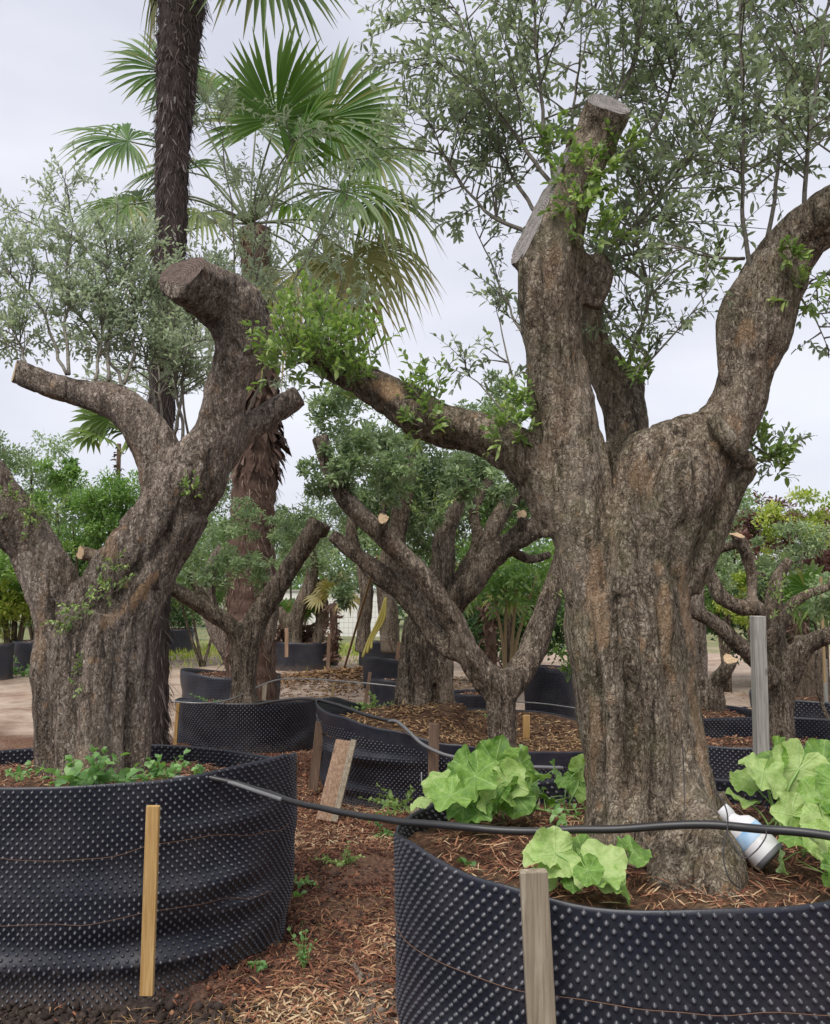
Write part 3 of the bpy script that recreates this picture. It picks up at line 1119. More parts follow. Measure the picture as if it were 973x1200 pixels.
farpot('small dark tub behind the small olive, standing right of its trunk', 300, 326, 795, 828, 43, ell=1.0, name='plant_pot')
# ------------------------------------------------------------------ wood (voxel-merged limbs)
def wood(name, branches, voxel, mat, parent, a1=.012, a2=.006, f1=9.0, f2=34.0, smooth_it=6, cuts=(), sides=14, flute=.07, sub=5, wseed=0, patches=()):
    "branches: lists of (px,py,Y,rpx). returns splines. cuts: (branch, end, material, normal or None, scale)"
    mb = MB()
    SP = []
    for bi, br in enumerate(branches):
        A = np.array([list(at(p[0], p[1], p[2])) + [p[3] * mpp(p[2])] for p in br])
        S = spline(A, sub)
        S[:, 3] = np.maximum(S[:, 3], .004)
        # irregular limbs
        q = np.column_stack([S[:, :3] * 4.5, ])
        S[:, 3] *= 1 + (fbm(q + bi * 5.1, wseed + bi) - .5) * .16
        SP.append(S)
        ph = wseed + bi * 1.7
        V, Fs = tube(S[:, :3], S[:, 3], sides, lambda u, a: 1 + flute * np.sin(a * 3 + ph + u * 2.2) + flute * .6 * np.sin(a * 5 + ph * 2 - u * 3))
        mb.add(V, Fs)
    tmp = mb.build('tmp_wood', None)
    md = tmp.modifiers.new('r', 'REMESH')
    md.mode = 'VOXEL'
    md.voxel_size = voxel
    md.adaptivity = 0
    ms = tmp.modifiers.new('s', 'SMOOTH')
    ms.factor = .6
    ms.iterations = smooth_it
    dg = bpy.context.evaluated_depsgraph_get()
    me = bpy.data.meshes.new_from_object(tmp.evaluated_get(dg))
    old = tmp.data
    bpy.data.objects.remove(tmp)
    bpy.data.meshes.remove(old)
    nv = len(me.vertices)
    co = np.empty(nv * 3, np.float32)
    me.vertices.foreach_get('co', co)
    co = co.reshape(-1, 3).astype(float)
    nr = np.empty(nv * 3, np.float32)
    me.vertices.foreach_get('normal', nr)
    nr = nr.reshape(-1, 3).astype(float)
    # grain coordinates from the nearest limb segment
    best = np.full(nv, 1e9)
    G = np.zeros((nv, 3))
    RR = np.zeros(nv)
    for bi, S in enumerate(SP):
        P = S[:, :3]
        T, E1, E2 = frames(P)
        L = np.concatenate([[0], np.cumsum(np.linalg.norm(np.diff(P, axis=0), axis=1))])
        for k in range(len(P) - 1):
            ab = P[k + 1] - P[k]
            l2 = max(ab @ ab, 1e-9)
            u = np.clip(((co - P[k]) @ ab) / l2, 0, 1)
            d = co - (P[k] + u[:, None] * ab)
            r = S[k, 3] * (1 - u) + S[k + 1, 3] * u
            dist = np.linalg.norm(d, axis=1) / r
            w = dist < best
            if not w.any():
                continue
            best[w] = dist[w]
            G[w, 0] = d[w] @ E1[k] + bi * .37
            G[w, 1] = d[w] @ E2[k] + bi * .21
            G[w, 2] = L[k] + u[w] * math.sqrt(l2)
            RR[w] = r[w]
    vx = np.array([1, 1, .22])
    big = fbm(co * vx * f1, wseed + 3, 3)
    ridge = 1 - np.abs(2 * noise(co * vx * f1 * 2.2 + fbm(co * 6, 3)[:, None] * .8, wseed + 8) - 1)
    lump = fbm(co * 5.0, wseed + 21, 2) - .5
    fine = fbm(co * np.array([f2, f2, f2 * .5]), wseed + 11, 3)
    amp = np.clip(RR / .12, .15, 1.3)
    disp = amp * (a1 * 2 * (big - .5) - a1 * .9 * (ridge ** 5) + a1 * 1.6 * lump) + a2 * np.clip(amp, .4, 1) * 2 * (fine - .5)
    co = co + nr * disp[:, None]
    flat_sets = []
    for c in cuts:
        bi, end, cm, nrm, s_ = c[:5]
        S = SP[bi]
        P = S[-1 if end else 0, :3]
        T = S[-1, :3] - S[-2, :3] if end else S[0, :3] - S[1, :3]
        n_ = norm(T if nrm is None else np.array(nrm, float))
        r = S[-1 if end else 0, 3]
        inset = c[6] if len(c) > 6 else .25
        lim = r * (c[5] if len(c) > 5 else 1.0) * 1.7
        Pp = P - n_ * r * inset
        d = (co - Pp) @ n_
        lat = np.linalg.norm(co - Pp - d[:, None] * n_, axis=1)
        hit = (d > -.001) & (lat < lim) & (d < r * 2.5)
        wobb = (noise(co * 60, 5) - .5) * .003
        co = np.where(hit[:, None], co - n_ * (d - wobb)[:, None], co)
        flat_sets.append((hit, lat / r, n_, cm))
    bare = np.zeros(nv)
    for (px, py, Yp, rx, ry, ang, stg) in patches:
        c_ = at(px, py, Yp)
        k = mpp(Yp)
        dx_ = (co[:, 0] - c_[0]) / k
        dz_ = (co[:, 2] - c_[2]) / k
        ca, sa_ = math.cos(R(ang)), math.sin(R(ang))
        u_ = (dx_ * ca + dz_ * sa_) / rx
        w_ = (-dx_ * sa_ + dz_ * ca) / ry
        m_b = np.exp(-(u_ ** 2 + w_ ** 2) ** 1.5) * (nr[:, 1] < .1)
        nb_ = fbm(co * np.array([45, 45, 18]), 91, 3)
        bare = np.maximum(bare, stg * np.clip((m_b - .35 - (nb_ - .5) * 1.9) * 2.5, 0, 1))
    # to part-local
    loc = np.array(parent.location) if parent is not None else np.zeros(3)
    me.vertices.foreach_set('co', (co - loc).astype(np.float32).ravel())
    a = me.attributes.new('bare', 'FLOAT', 'POINT')
    a.data.foreach_set('value', bare.astype(np.float32))
    a = me.attributes.new('grain', 'FLOAT_VECTOR', 'POINT')
    a.data.foreach_set('vector', G.astype(np.float32).ravel())
    me.polygons.foreach_set('use_smooth', np.ones(len(me.polygons), bool))
    me.materials.clear()
    me.materials.append(mat)
    me.name = name
    me.update()
    o = bpy.data.objects.new(name, me)
    sc.collection.objects.link(o)
    o.parent = parent
    if flat_sets:
        npoly = len(me.polygons)
        lt = np.empty(npoly, np.int32)
        me.polygons.foreach_get('loop_total', lt)
        li = np.empty(len(me.loops), np.int32)
        me.loops.foreach_get('vertex_index', li)
        ls_ = np.concatenate([[0], np.cumsum(lt)[:-1]])
        quads = np.stack([li[ls_[lt == 4] + k] for k in range(4)], -1)
        for hit, rg, n_, cm in flat_sets:
            q = quads[hit[quads].all(1)]
            if len(q) < 3 or cm is None:
                continue
            ids, inv = np.unique(q, return_inverse=True)
            m = MB()
            m.add(co[ids] + n_ * .0015, [inv.reshape(-1, 4)], ring=rg[ids])
            m.build('cut_end', cm, parent)
    return SP


# --- right foreground olive
YR = 2.78
TR = thing('olive_tree', 'massive thick forked olive with a long limb reaching left, in the right foreground container', 'tree', at(765, 985, YR))
brR = [
    [(768, 1060, YR, 82), (766, 985, YR, 77), (757, 900, YR, 70), (745, 820, YR, 68), (736, 740, YR, 66), (730, 680, YR + .03, 60), (730, 630, YR + .06, 46), (730, 585, YR + .08, 26)],
    [(732, 700, YR - .08, 34), (731, 650, YR - .06, 30), (729, 610, YR - .03, 24), (726, 580, YR, 14)],
    [(706, 1010, YR, 26), (712, 930, YR, 26), (706, 850, YR, 28), (702, 770, YR, 32), (696, 700, YR, 38), (684, 620, YR, 42), (668, 545, YR, 39), (656, 470, YR, 40), (645, 400, YR - .02, 36), (641, 350, YR - .03, 40), (645, 300, YR - .04, 42), (657, 250, YR - .04, 34), (678, 200, YR - .04, 30), (698, 160, YR - .05, 29), (708, 134, YR - .08, 29), (716, 112, YR - .12, 28)],
    [(611, 262, YR - .05, 30), (628, 285, YR - .04, 38), (645, 330, YR - .03, 30)],                          # sawn shoulder at left
    [(595, 294, YR - .05, 16), (612, 256, YR - .05, 26), (636, 212, YR - .05, 20)],
    [(828, 1010, YR - .05, 24), (815, 930, YR - .05, 24), (800, 850, YR, 26), (790, 770, YR, 28), (776, 700, YR, 36), (773, 640, YR, 48), (790, 590, YR, 50), (815, 548, YR, 45), (846, 506, YR, 36), (866, 468, YR, 32), (874, 435, YR, 32), (888, 390, YR, 41), (898, 345, YR, 40), (920, 298, YR, 36), (950, 265, YR - .05, 34), (985, 243, YR - .12, 33), (1030, 225, YR - .2, 30)],
    [(755, 640, YR, 42), (745, 580, YR, 30), (752, 535, YR, 26), (775, 528, YR, 28), (812, 518, YR, 27), (842, 505, YR, 22)],
    [(735, 620, YR, 34), (722, 560, YR + .05, 14)],
    [(836, 488, YR - .12, 10), (856, 518, YR - .14, 11), (882, 547, YR - .10, 8)],
    [(880, 547, YR - .08, 8), (862, 572, YR - .06, 12), (835, 620, YR - .03, 20), (800, 690, YR, 22)],
    [(862, 590, YR - .0, 5), (845, 570, YR, 30)],
    [(857, 450, YR - .02, 15), (853, 405, YR - .03, 15), (858, 365, YR - .03, 16), (882, 325, YR - .02, 16)],
    # rear limb
    [(740, 620, YR + .15, 30), (738, 540, YR + .22, 25), (733, 480, YR + .25, 26), (715, 435, YR + .28, 24), (695, 395, YR + .3, 21), (690, 345, YR + .3, 19), (700, 310, YR + .22, 17)],
    [(733, 480, YR + .25, 20), (742, 450, YR + .25, 14), (737, 430, YR + .25, 9)],
    [(690, 360, YR, 16), (700, 325, YR - .02, 19), (698, 300, YR - .02, 14)],
    [(690, 545, YR + .2, 16), (715, 528, YR + .22, 13), (740, 530, YR + .22, 12)],
    # long limb to the left
    [(670, 615, YR, 36), (640, 560, YR, 34), (605, 527, YR + .02, 30), (560, 505, YR + .05, 27), (515, 497, YR + .08, 27), (470, 472, YR + .10, 25), (430, 448, YR + .12, 23), (392, 428, YR + .14, 20), (358, 402, YR + .15, 17), (335, 380, YR + .15, 14)],
    # root shoulders
    [(795, 940, YR - .1, 34), (818, 985, YR - .26, 40), (832, 1020, YR - .36, 44), (838, 1075, YR - .42, 50), (842, 1130, YR - .46, 50)],
    [(790, 990, YR - .26, 26), (786, 1050, YR - .40, 30), (780, 1120, YR - .45, 32)],
    [(740, 930, YR - .16, 20), (735, 985, YR - .22, 24), (730, 1040, YR - .26, 26)],
    [(770, 980, YR - .2, 18), (772, 900, YR - .2, 16), (764, 800, YR - .18, 15), (752, 720, YR - .16, 13), (735, 650, YR - .12, 12)],
    [(722, 960, YR - .16, 14), (722, 860, YR - .18, 13), (716, 780, YR - .16, 13), (706, 700, YR - .12, 14)],
    [(800, 940, YR - .14, 13), (792, 860, YR - .15, 12), (780, 780, YR - .14, 12), (778, 700, YR - .12, 12)],
    [(725, 950, YR - .1, 28), (710, 985, YR - .14, 24), (700, 1020, YR - .16, 24)],
    [(775, 640, YR - .02, 30), (800, 575, YR - .04, 44), (815, 528, YR - .03, 34)],
    [(840, 590, YR - .02, 14), (866, 560, YR - .03, 14), (882, 545, YR - .05, 9)],
    [(768, 512, YR, 16), (800, 502, YR, 16), (834, 496, YR, 15)],
    [(835, 930, YR + .02, 14), (856, 985, YR + .02, 18), (880, 1030, YR, 16)],
]
wood('trunk', brR, .0068, BARK_R, TR, a1=.014, a2=.0065, f1=8, f2=42, smooth_it=6, wseed=2, patches=((690, 700, YR, 12, 60, 0, .5), (795, 720, YR, 10, 60, 8, .6), (808, 860, YR, 12, 70, 8, .55), (862, 400, YR, 12, 22, 0, .6), (745, 560, YR, 14, 24, 0, .4), (452, 452, YR, 20, 12, -30, .9), (760, 720, YR, 8, 60, 0, .5), (690, 860, YR, 6, 60, 0, .4), (885, 560, YR, 30, 8, 50, .5), (845, 500, YR, 16, 10, 0, .4), (640, 330, YR, 10, 30, 0, .35), (820, 1010, YR, 30, 22, 0, .5)), cuts=(
    (2, True, CUT_GREY, (.22, -.74, .62), 1.0, 1.4, .35), (3, False, CUT_GREY, (-.86, -.32, .40), .66, 2.3, .42)))
gr = np.random.default_rng(21)
lmR, smR = MB(), MB()
stemsR = [
    [(884, 332, YR - .02), (870, 245, YR - .05), (872, 130, YR - .1), (868, 10, YR - .12), (872, -110, YR - .15)],
    [(896, 300, YR - .02), (910, 215, YR + .05), (922, 110, YR + .1), (938, 0, YR + .12), (945, -100, YR + .1)],
    [(872, 303, YR), (825, 300, YR - .1), (790, 289, YR - .15)],
    [(650, 225, YR), (637, 150, YR + .05), (632, 70, YR + .05), (628, -20, YR + .05), (630, -120, YR)],
    [(655, 230, YR + .02), (600, 150, YR + .15), (560, 70, YR + .2), (520, -10, YR + .25)],
    [(640, 260, YR + .1), (590, 190, YR + .25), (545, 110, YR + .3), (505, 60, YR + .35)],
    [(640, 280, YR + .15), (570, 245, YR + .25), (530, 200, YR + .3), (505, 150, YR + .3)],
    [(700, 160, YR), (740, 80, YR + .1), (760, 0, YR + .15), (770, -80, YR + .15)],
    [(690, 200, YR + .1), (760, 160, YR + .2), (790, 90, YR + .2), (800, 10, YR + .2)],
    [(700, 300, YR + .15), (760, 250, YR + .2), (800, 200, YR + .2), (830, 140, YR + .2)],
    [(700, 310, YR + .15), (740, 300, YR + .2), (775, 310, YR + .2)],
    [(940, 270, YR - .05), (950, 150, YR - .1), (965, 40, YR - .1), (980, -60, YR)],
    [(975, 245, YR - .1), (990, 150, YR), (1010, 50, YR), (1030, -60, YR)],
    [(735, 430, YR + .25), (760, 350, YR + .2), (745, 280, YR + .15), (750, 210, YR + .1)],
    [(690, 330, YR + .25), (720, 380, YR + .25), (745, 400, YR + .2)],
    [(645, 410, YR + .05), (610, 385, YR + .2), (590, 350, YR + .35), (570, 300, YR + .4), (555, 260, YR + .4)],
    [(690, 330, YR + .28), (770, 230, YR + .3), (830, 150, YR + .3), (850, 80, YR + .3), (840, 0, YR + .3)],
    [(665, 240, YR + .02), (668, 160, YR + .15), (685, 60, YR + .28), (710, -40, YR + .3)],
]
crown(lmR, smR, stemsR[:2] + stemsR[3:10] + stemsR[11:14] + stemsR[16:], nsec=19, ntw=5, seclen=(.18, .5), twlen=(.10, .22), nodes=7, leafL=.047, leafW=.0115, g=gr, rpx=3.0, t0=.2)
crown(lmR, smR, [stemsR[2], stemsR[10], stemsR[14], stemsR[15]], nsec=7, ntw=3, seclen=(.08, .25), twlen=(.08, .16), nodes=7, leafL=.04, leafW=.011, g=gr, rpx=2.2, t0=.15)
# small hanging and rising sprays
for a, b, cc_ in (((755, 430), (800, 380), (835, 335)), ((745, 440), (765, 405), (790, 385)), ((940, 350), (955, 380), (985, 430)), ((930, 330), (965, 330), (995, 320)),
                  ((610, 470), (590, 400), (578, 350)), ((600, 490), (565, 450), (545, 430)), ((690, 560), (640, 500), (585, 455)), ((880, 520), (900, 535), (925, 520))):
    crown(lmR, smR, [[(a[0], a[1], YR), (b[0], b[1], YR + .05), (cc_[0], cc_[1], YR + .05)]], nsec=5, ntw=2, seclen=(.04, .12), twlen=(.06, .12), nodes=6, leafL=.036, leafW=.010, g=gr, rpx=1.5, t0=.1)
lmR.build('foliage', OLIVE, TR, kind='stuff')
fr = MB()
for (px, py, Y, rad, n, up, LL) in ((688, 205, YR - .12, .07, 24, .4, (.04, .08)), (676, 240, YR - .15, .06, 16, .2, (.04, .08)), (735, 175, YR - .08, .03, 7, .6, (.04, .07)), (652, 170, YR - .05, .04, 9, .8, (.05, .1)),
                                    (392, 400, YR + .06, .09, 30, .9, (.06, .13)), (345, 405, YR + .08, .09, 34, .8, (.06, .13)), (372, 418, YR + .0, .06, 18, .5, (.05, .1)), (425, 415, YR + .06, .06, 14, 1, (.06, .12)), (330, 432, YR + .08, .07, 14, .3, (.05, .1)), (395, 445, YR + .02, .06, 16, .3, (.04, .09)),
                                    (505, 470, YR + .02, .05, 12, 1, (.06, .14)), (420, 440, YR + .0, .04, 14, .8, (.04, .1)), (498, 500, YR - .0, .04, 12, .2, (.04, .07)), (600, 505, YR - .08, .045, 14, .5, (.03, .07)), (613, 480, YR - .02, .04, 10, .9, (.05, .1)),
                                    (360, 375, YR + .15, .06, 12, 1, (.08, .14)), (700, 280, YR - .1, .05, 12, .4, (.05, .1)), (940, 345, YR - .1, .05, 12, .3, (.04, .09)), (885, 535, YR + .05, .05, 16, .7, (.06, .12)), (905, 545, YR + .08, .04, 12, .9, (.05, .1)),
                                    (835, 320, YR + .1, .03, 8, .3, (.05, .1)), (755, 440, YR + .1, .05, 14, .5, (.06, .12)), (925, 300, YR - .12, .03, 6, .6, (.03, .07))):
    sprouts(fr, smR, at(px, py, Y), rad, n, LL, .042, .014, gr, up)
# upright fresh shoots on the long limb
for (x0, y0, x1, y1) in ((500, 460, 548, 385), (492, 462, 480, 400), (512, 465, 520, 420), (425, 420, 440, 360), (470, 455, 500, 425), (395, 400, 380, 345)):
    P0 = at(x0, y0, YR + .05)
    d_ = at(x1, y1, YR + .08) - P0
    twigs(fr, smR, np.array([P0]), np.array([d_]), np.array([np.linalg.norm(d_)]), 9, .036, .013, gr, droop=0, open_=.6)
fr.build('fresh_sprouts', FRESH, TR, kind='stuff')
smR.build('twigs', TWIG, TR, kind='stuff')

# --- left foreground olive
YL = 4.15
TL = thing('olive_tree', 'stout grey olive tree with sawn limbs curving up like horns, in the left foreground container', 'tree', at(110, 915, YL))
brL = [
    [(105, 960, YL, 52), (106, 880, YL, 47), (106, 800, YL, 48), (112, 740, YL, 48), (130, 695, YL, 42), (155, 656, YL, 38), (182, 620, YL, 37), (208, 582, YL, 38), (234, 542, YL, 35), (256, 498, YL, 28), (267, 458, YL, 27), (277, 425, YL - .02, 29), (285, 398, YL - .04, 35), (276, 368, YL - .06, 38), (250, 346, YL - .14, 36), (222, 330, YL - .27, 33), (204, 320, YL - .36, 31)],
    [(62, 960, YL, 24), (62, 880, YL, 21), (64, 800, YL, 26), (76, 735, YL, 32), (64, 692, YL, 32), (44, 645, YL, 31), (15, 605, YL - .03, 32), (-20, 565, YL - .06, 34), (-60, 520, YL - .1, 36)],
    [(158, 960, YL, 24), (155, 880, YL, 22), (154, 800, YL, 26), (157, 740, YL, 27), (172, 690, YL, 25), (196, 645, YL, 26), (222, 600, YL, 24)],
    [(105, 960, YL - .22, 26), (108, 880, YL - .2, 20), (112, 800, YL - .18, 22), (125, 720, YL - .14, 24)],
    [(198, 605, YL, 30), (190, 565, YL, 28), (182, 528, YL, 27), (164, 497, YL, 25), (138, 474, YL, 22), (98, 463, YL, 18), (58, 452, YL, 15), (34, 442, YL, 15), (14, 433, YL, 15)],
    [(246, 560, YL + .05, 20), (275, 515, YL + .1, 18), (305, 492, YL + .15, 16), (335, 473, YL + .2, 14), (352, 462, YL + .22, 13)],
    [(92, 722, YL, 22), (102, 703, YL + .02, 16)],
    [(85, 960, YL - .12, 16), (84, 880, YL - .13, 12), (84, 800, YL - .12, 12), (90, 740, YL - .12, 10)],
    [(134, 960, YL - .14, 16), (132, 880, YL - .15, 12), (136, 800, YL - .14, 12), (148, 720, YL - .12, 12), (175, 672, YL - .1, 8), (205, 630, YL - .02, 6)],
]
wood('trunk', brL, .0095, BARK_L, TL, a1=.015, a2=.007, f1=6, f2=34, smooth_it=5, wseed=5, patches=((178, 692, YL, 7, 24, -32, .85), (150, 722, YL, 7, 20, -35, .55), (140, 640, YL, 14, 20, 0, .4), (58, 745, YL, 8, 50, 0, .4), (118, 900, YL, 12, 40, 0, .35), (60, 470, YL, 30, 6, -10, .6), (160, 540, YL, 10, 40, 20, .35)), cuts=(
    (0, True, CUT_OLD, (-.34, -.76, .52), .97, 1.3, .25), (4, True, CUT_NEW, (-.8, -.5, .15), .95, 1.2, .2), (5, True, CUT_OLD, None, .9)))
lmL, smL = MB(), MB()
gl = np.random.default_rng(33)
YB = YL + .35
stemsL = [
    [(78, 440, YL), (78, 350, YB), (82, 280, YB), (78, 200, YB)],
    [(75, 440, YL), (50, 370, YB), (15, 320, YB), (-30, 290, YB)],
    [(130, 445, YL), (128, 370, YB), (125, 300, YB), (122, 260, YB)],
    [(145, 450, YL), (160, 390, YB), (150, 320, YB), (135, 290, YB)],
    [(150, 460, YL), (100, 380, YB + .2), (60, 320, YB + .3), (40, 250, YB + .3)],
    [(215, 520, YB), (205, 460, YB), (195, 400, YB + .1), (190, 330, YB + .1)],
    [(205, 510, YB), (215, 440, YB), (228, 390, YB + .1), (225, 350, YB + .1)],
    [(190, 500, YB), (175, 440, YB), (165, 400, YB + .1), (150, 350, YB + .1)],
    [(30, 440, YL), (20, 400, YL + .2), (-20, 380, YL + .2)],
    [(110, 447, YL), (120, 400, YL + .2), (110, 340, YL + .3)],
]
crown(lmL, smL, stemsL, nsec=19, ntw=5, seclen=(.14, .42), twlen=(.10, .24), nodes=8, leafL=.045, leafW=.0115, g=gl, rpx=2.2, t0=.25)
lmL.build('foliage', OLIVE_S, TL, kind='stuff')
fr = MB()
for (px, py, Y, rad, n, up) in ((222, 577, YL - .18, .035, 12, .6), (40, 610, YL - .16, .06, 16, .5), (130, 690, YL - .2, .05, 14, .5), (95, 715, YL - .2, .05, 14, .1), (90, 795, YL - .24, .03, 8, .5), (80, 725, YL - .2, .03, 8, .2), (135, 665, YL - .2, .04, 10, .7), (15, 590, YL - .15, .07, 16, .6), (60, 600, YL - .1, .05, 8, .8)):
    sprouts(fr, smL, at(px, py, Y), rad, n, (.04, .09), .03, .010, gl, up, nodes=5)
fr.build('fresh_sprouts', FRESH, TL, kind='stuff')
smL.build('twigs', TWIG, TL, kind='stuff')


def mid_tree(name, label, brs, voxel, mat, Y, foliage=None, cuts=(), leafm=OLIVE_F, a1=.012, group=None, sprays=(), wseed=7, nleaf=6000, ls=.055, clumps=70):
    b = brs[0][0]
    r = thing(name, label, 'tree', at(b[0], b[1], b[2]), group)
    wood('trunk', brs, voxel, mat, r, a1=a1, a2=.006, f1=7, f2=24, smooth_it=3, wseed=wseed, cuts=cuts, sides=10)
    g = np.random.default_rng(wseed * 3 + 1)
    if foliage:
        lm_ = MB()
        ells = [(at(px, py, Yy), (rx * mpp(Yy), rx * mpp(Yy) * .9, ry * mpp(Yy))) for px, py, Yy, rx, ry in foliage]
        cloud(lm_, ells, nleaf, ls, ls * .34, g, clumps=clumps * 2, cr_=.3)
        lm_.build('foliage', leafm, r, kind='stuff')
    if sprays:
        fr_, s2 = MB(), MB()
        for px, py, Yy, rad, n in sprays:
            sprouts(fr_, s2, at(px, py, Yy), rad, n, (.12, .26), .05, .015, g, .7)
        fr_.build('fresh_sprouts', FRESH, r, kind='stuff')
        s2.build('twigs', TWIG, r, kind='stuff')
    return r


GO = 'pruned olive trees standing in containers behind'
mid_tree('olive_tree', 'small forked olive with a reddish split trunk and two bare arms, behind the left container', [
    [(286, 835, 8.6, 18), (286, 800, 8.6, 15), (290, 760, 8.6, 15), (300, 728, 8.6, 15), (315, 705, 8.6, 13), (344, 660, 8.55, 11), (365, 628, 8.5, 12), (375, 608, 8.5, 12)],
    [(286, 790, 8.6, 14), (284, 755, 8.6, 14), (272, 735, 8.55, 11), (245, 716, 8.5, 11), (215, 697, 8.4, 9), (188, 684, 8.3, 8)],
    [(245, 716, 8.5, 9), (232, 690, 8.6, 6), (222, 672, 8.6, 5)],
    [(375, 625, 8.5, 10), (384, 614, 8.45, 6)]], .016, BARK_M, 8.6, foliage=[(225, 690, 8.6, 26, 22), (262, 655, 8.7, 30, 40), (300, 668, 8.9, 26, 26), (330, 620, 9, 20, 30), (285, 610, 9, 24, 30)], cuts=((0, True, CUT_OLD, None, .9),), nleaf=4500, wseed=7, group=GO)
mid_tree('olive_tree', 'grey V-shaped olive trunk behind the small forked olive', [
    [(292, 800, 10.6, 16), (285, 780, 10.6, 15), (268, 758, 10.6, 14), (252, 730, 10.6, 12), (244, 700, 10.6, 10), (250, 660, 10.6, 8), (262, 640, 10.6, 7)],
    [(292, 790, 10.6, 14), (302, 765, 10.5, 13), (314, 735, 10.5, 12), (318, 700, 10.5, 9), (310, 660, 10.5, 7)]], .02, BARK_L, 10.6, foliage=[(235, 650, 10.8, 34, 48), (350, 622, 11.5, 36, 44), (255, 560, 11.2, 40, 46), (390, 600, 12, 40, 40)], nleaf=9000, wseed=8, ls=.06, clumps=120, group=GO)
mid_tree('olive_tree', 'gnarled olive forking low, its long arms bending up left with a pale round cut', [
    [(589, 900, 6.3, 20), (589, 868, 6.3, 17), (588, 835, 6.3, 18), (586, 812, 6.3, 20), (566, 790, 6.3, 18), (546, 760, 6.28, 16), (535, 733, 6.25, 15), (513, 700, 6.2, 13), (489, 668, 6.2, 13), (461, 640, 6.2, 12), (436, 616, 6.2, 12), (411, 592, 6.2, 11), (392, 560, 6.2, 11), (374, 510, 6.2, 11)],
    [(545, 765, 6.28, 14), (522, 757, 6.35, 13), (501, 735, 6.4, 12), (482, 708, 6.4, 12), (461, 684, 6.4, 12), (430, 660, 6.4, 10), (405, 640, 6.4, 9), (388, 626, 6.4, 7)],
    [(588, 815, 6.3, 18), (605, 795, 6.3, 17), (622, 768, 6.35, 16), (638, 725, 6.4, 14), (652, 680, 6.45, 12), (665, 630, 6.5, 10)],
    [(452, 632, 6.2, 9), (448, 618, 6.1, 8), (450, 604, 6.03, 7)]], .013, BARK_M, 6.3, foliage=[(392, 480, 6.4, 34, 36), (400, 545, 6.1, 24, 36), (425, 520, 6.2, 24, 30), (455, 560, 6.5, 26, 36), (372, 560, 6.5, 22, 30), (405, 690, 6.5, 22, 20)],
    cuts=((3, True, CUT_NEW, (0, -.95, .3), .95), (0, True, CUT_OLD, None, .9)), nleaf=6500, wseed=9, ls=.05, clumps=90, sprays=((505, 600, 6.6, .12, 12), (640, 700, 6.5, .1, 8)), group=GO)
mid_tree('olive_tree', 'thick ribbed olive trunk with flaring roots and several dark upright limbs, centre of the yard', [
    [(488, 850, 7.3, 34), (489, 822, 7.3, 25), (490, 780, 7.3, 23), (494, 745, 7.3, 24), (505, 705, 7.3, 20), (518, 672, 7.3, 17), (522, 625, 7.3, 14), (535, 596, 7.3, 10), (545, 560, 7.3, 8)],
    [(524, 850, 7.2, 14), (522, 812, 7.2, 11), (520, 775, 7.25, 12), (512, 740, 7.3, 14)],
    [(470, 850, 7.2, 16), (474, 820, 7.2, 12), (478, 780, 7.25, 12)],
    [(515, 730, 7.3, 16), (540, 698, 7.2, 15), (570, 660, 7.15, 15), (603, 632, 7.1, 15), (640, 612, 7.1, 14), (665, 570, 7.2, 12)],
    [(560, 670, 7.3, 12), (575, 625, 7.4, 11), (597, 588, 7.5, 11), (625, 560, 7.5, 10), (660, 520, 7.6, 9)],
    [(500, 720, 7.4, 15), (478, 690, 7.5, 13), (465, 650, 7.5, 11), (474, 575, 7.5, 12), (482, 535, 7.5, 8)],
    [(560, 650, 7.1, 6), (545, 690, 7.2, 6), (552, 645, 7.1, 4)],
    [(600, 632, 7.1, 7), (612, 612, 7.0, 6), (610, 598, 7.0, 6)],
    [(500, 720, 7.5, 13), (462, 690, 7.6, 10), (432, 668, 7.7, 9), (412, 630, 7.7, 8), (418, 590, 7.8, 7)],
    [(530, 690, 7.5, 9), (560, 640, 7.7, 8), (556, 600, 7.8, 7), (575, 560, 7.8, 6)],
    [(470, 655, 7.6, 8), (448, 620, 7.7, 6), (452, 585, 7.7, 5)],
    [(590, 640, 7.2, 7), (620, 655, 7.3, 6), (645, 650, 7.4, 5)]], .015, BARK_M, 7.3,
    foliage=[(450, 520, 7.8, 72, 40), (520, 560, 8.0, 68, 50), (590, 545, 8.0, 60, 40), (500, 620, 8.2, 55, 45), (440, 590, 8.0, 50, 40), (620, 585, 8.1, 46, 45), (560, 500, 8.2, 50, 30), (590, 470, 8.4, 26, 40), (470, 540, 6.9, 28, 40), (545, 560, 6.9, 26, 34), (590, 570, 6.8, 22, 28), (505, 600, 7.0, 16, 26)],
    nleaf=26000, wseed=10, ls=.06, clumps=330, a1=.02, cuts=((7, True, CUT_NEW, (0, -.9, .4), .9),), group=GO)
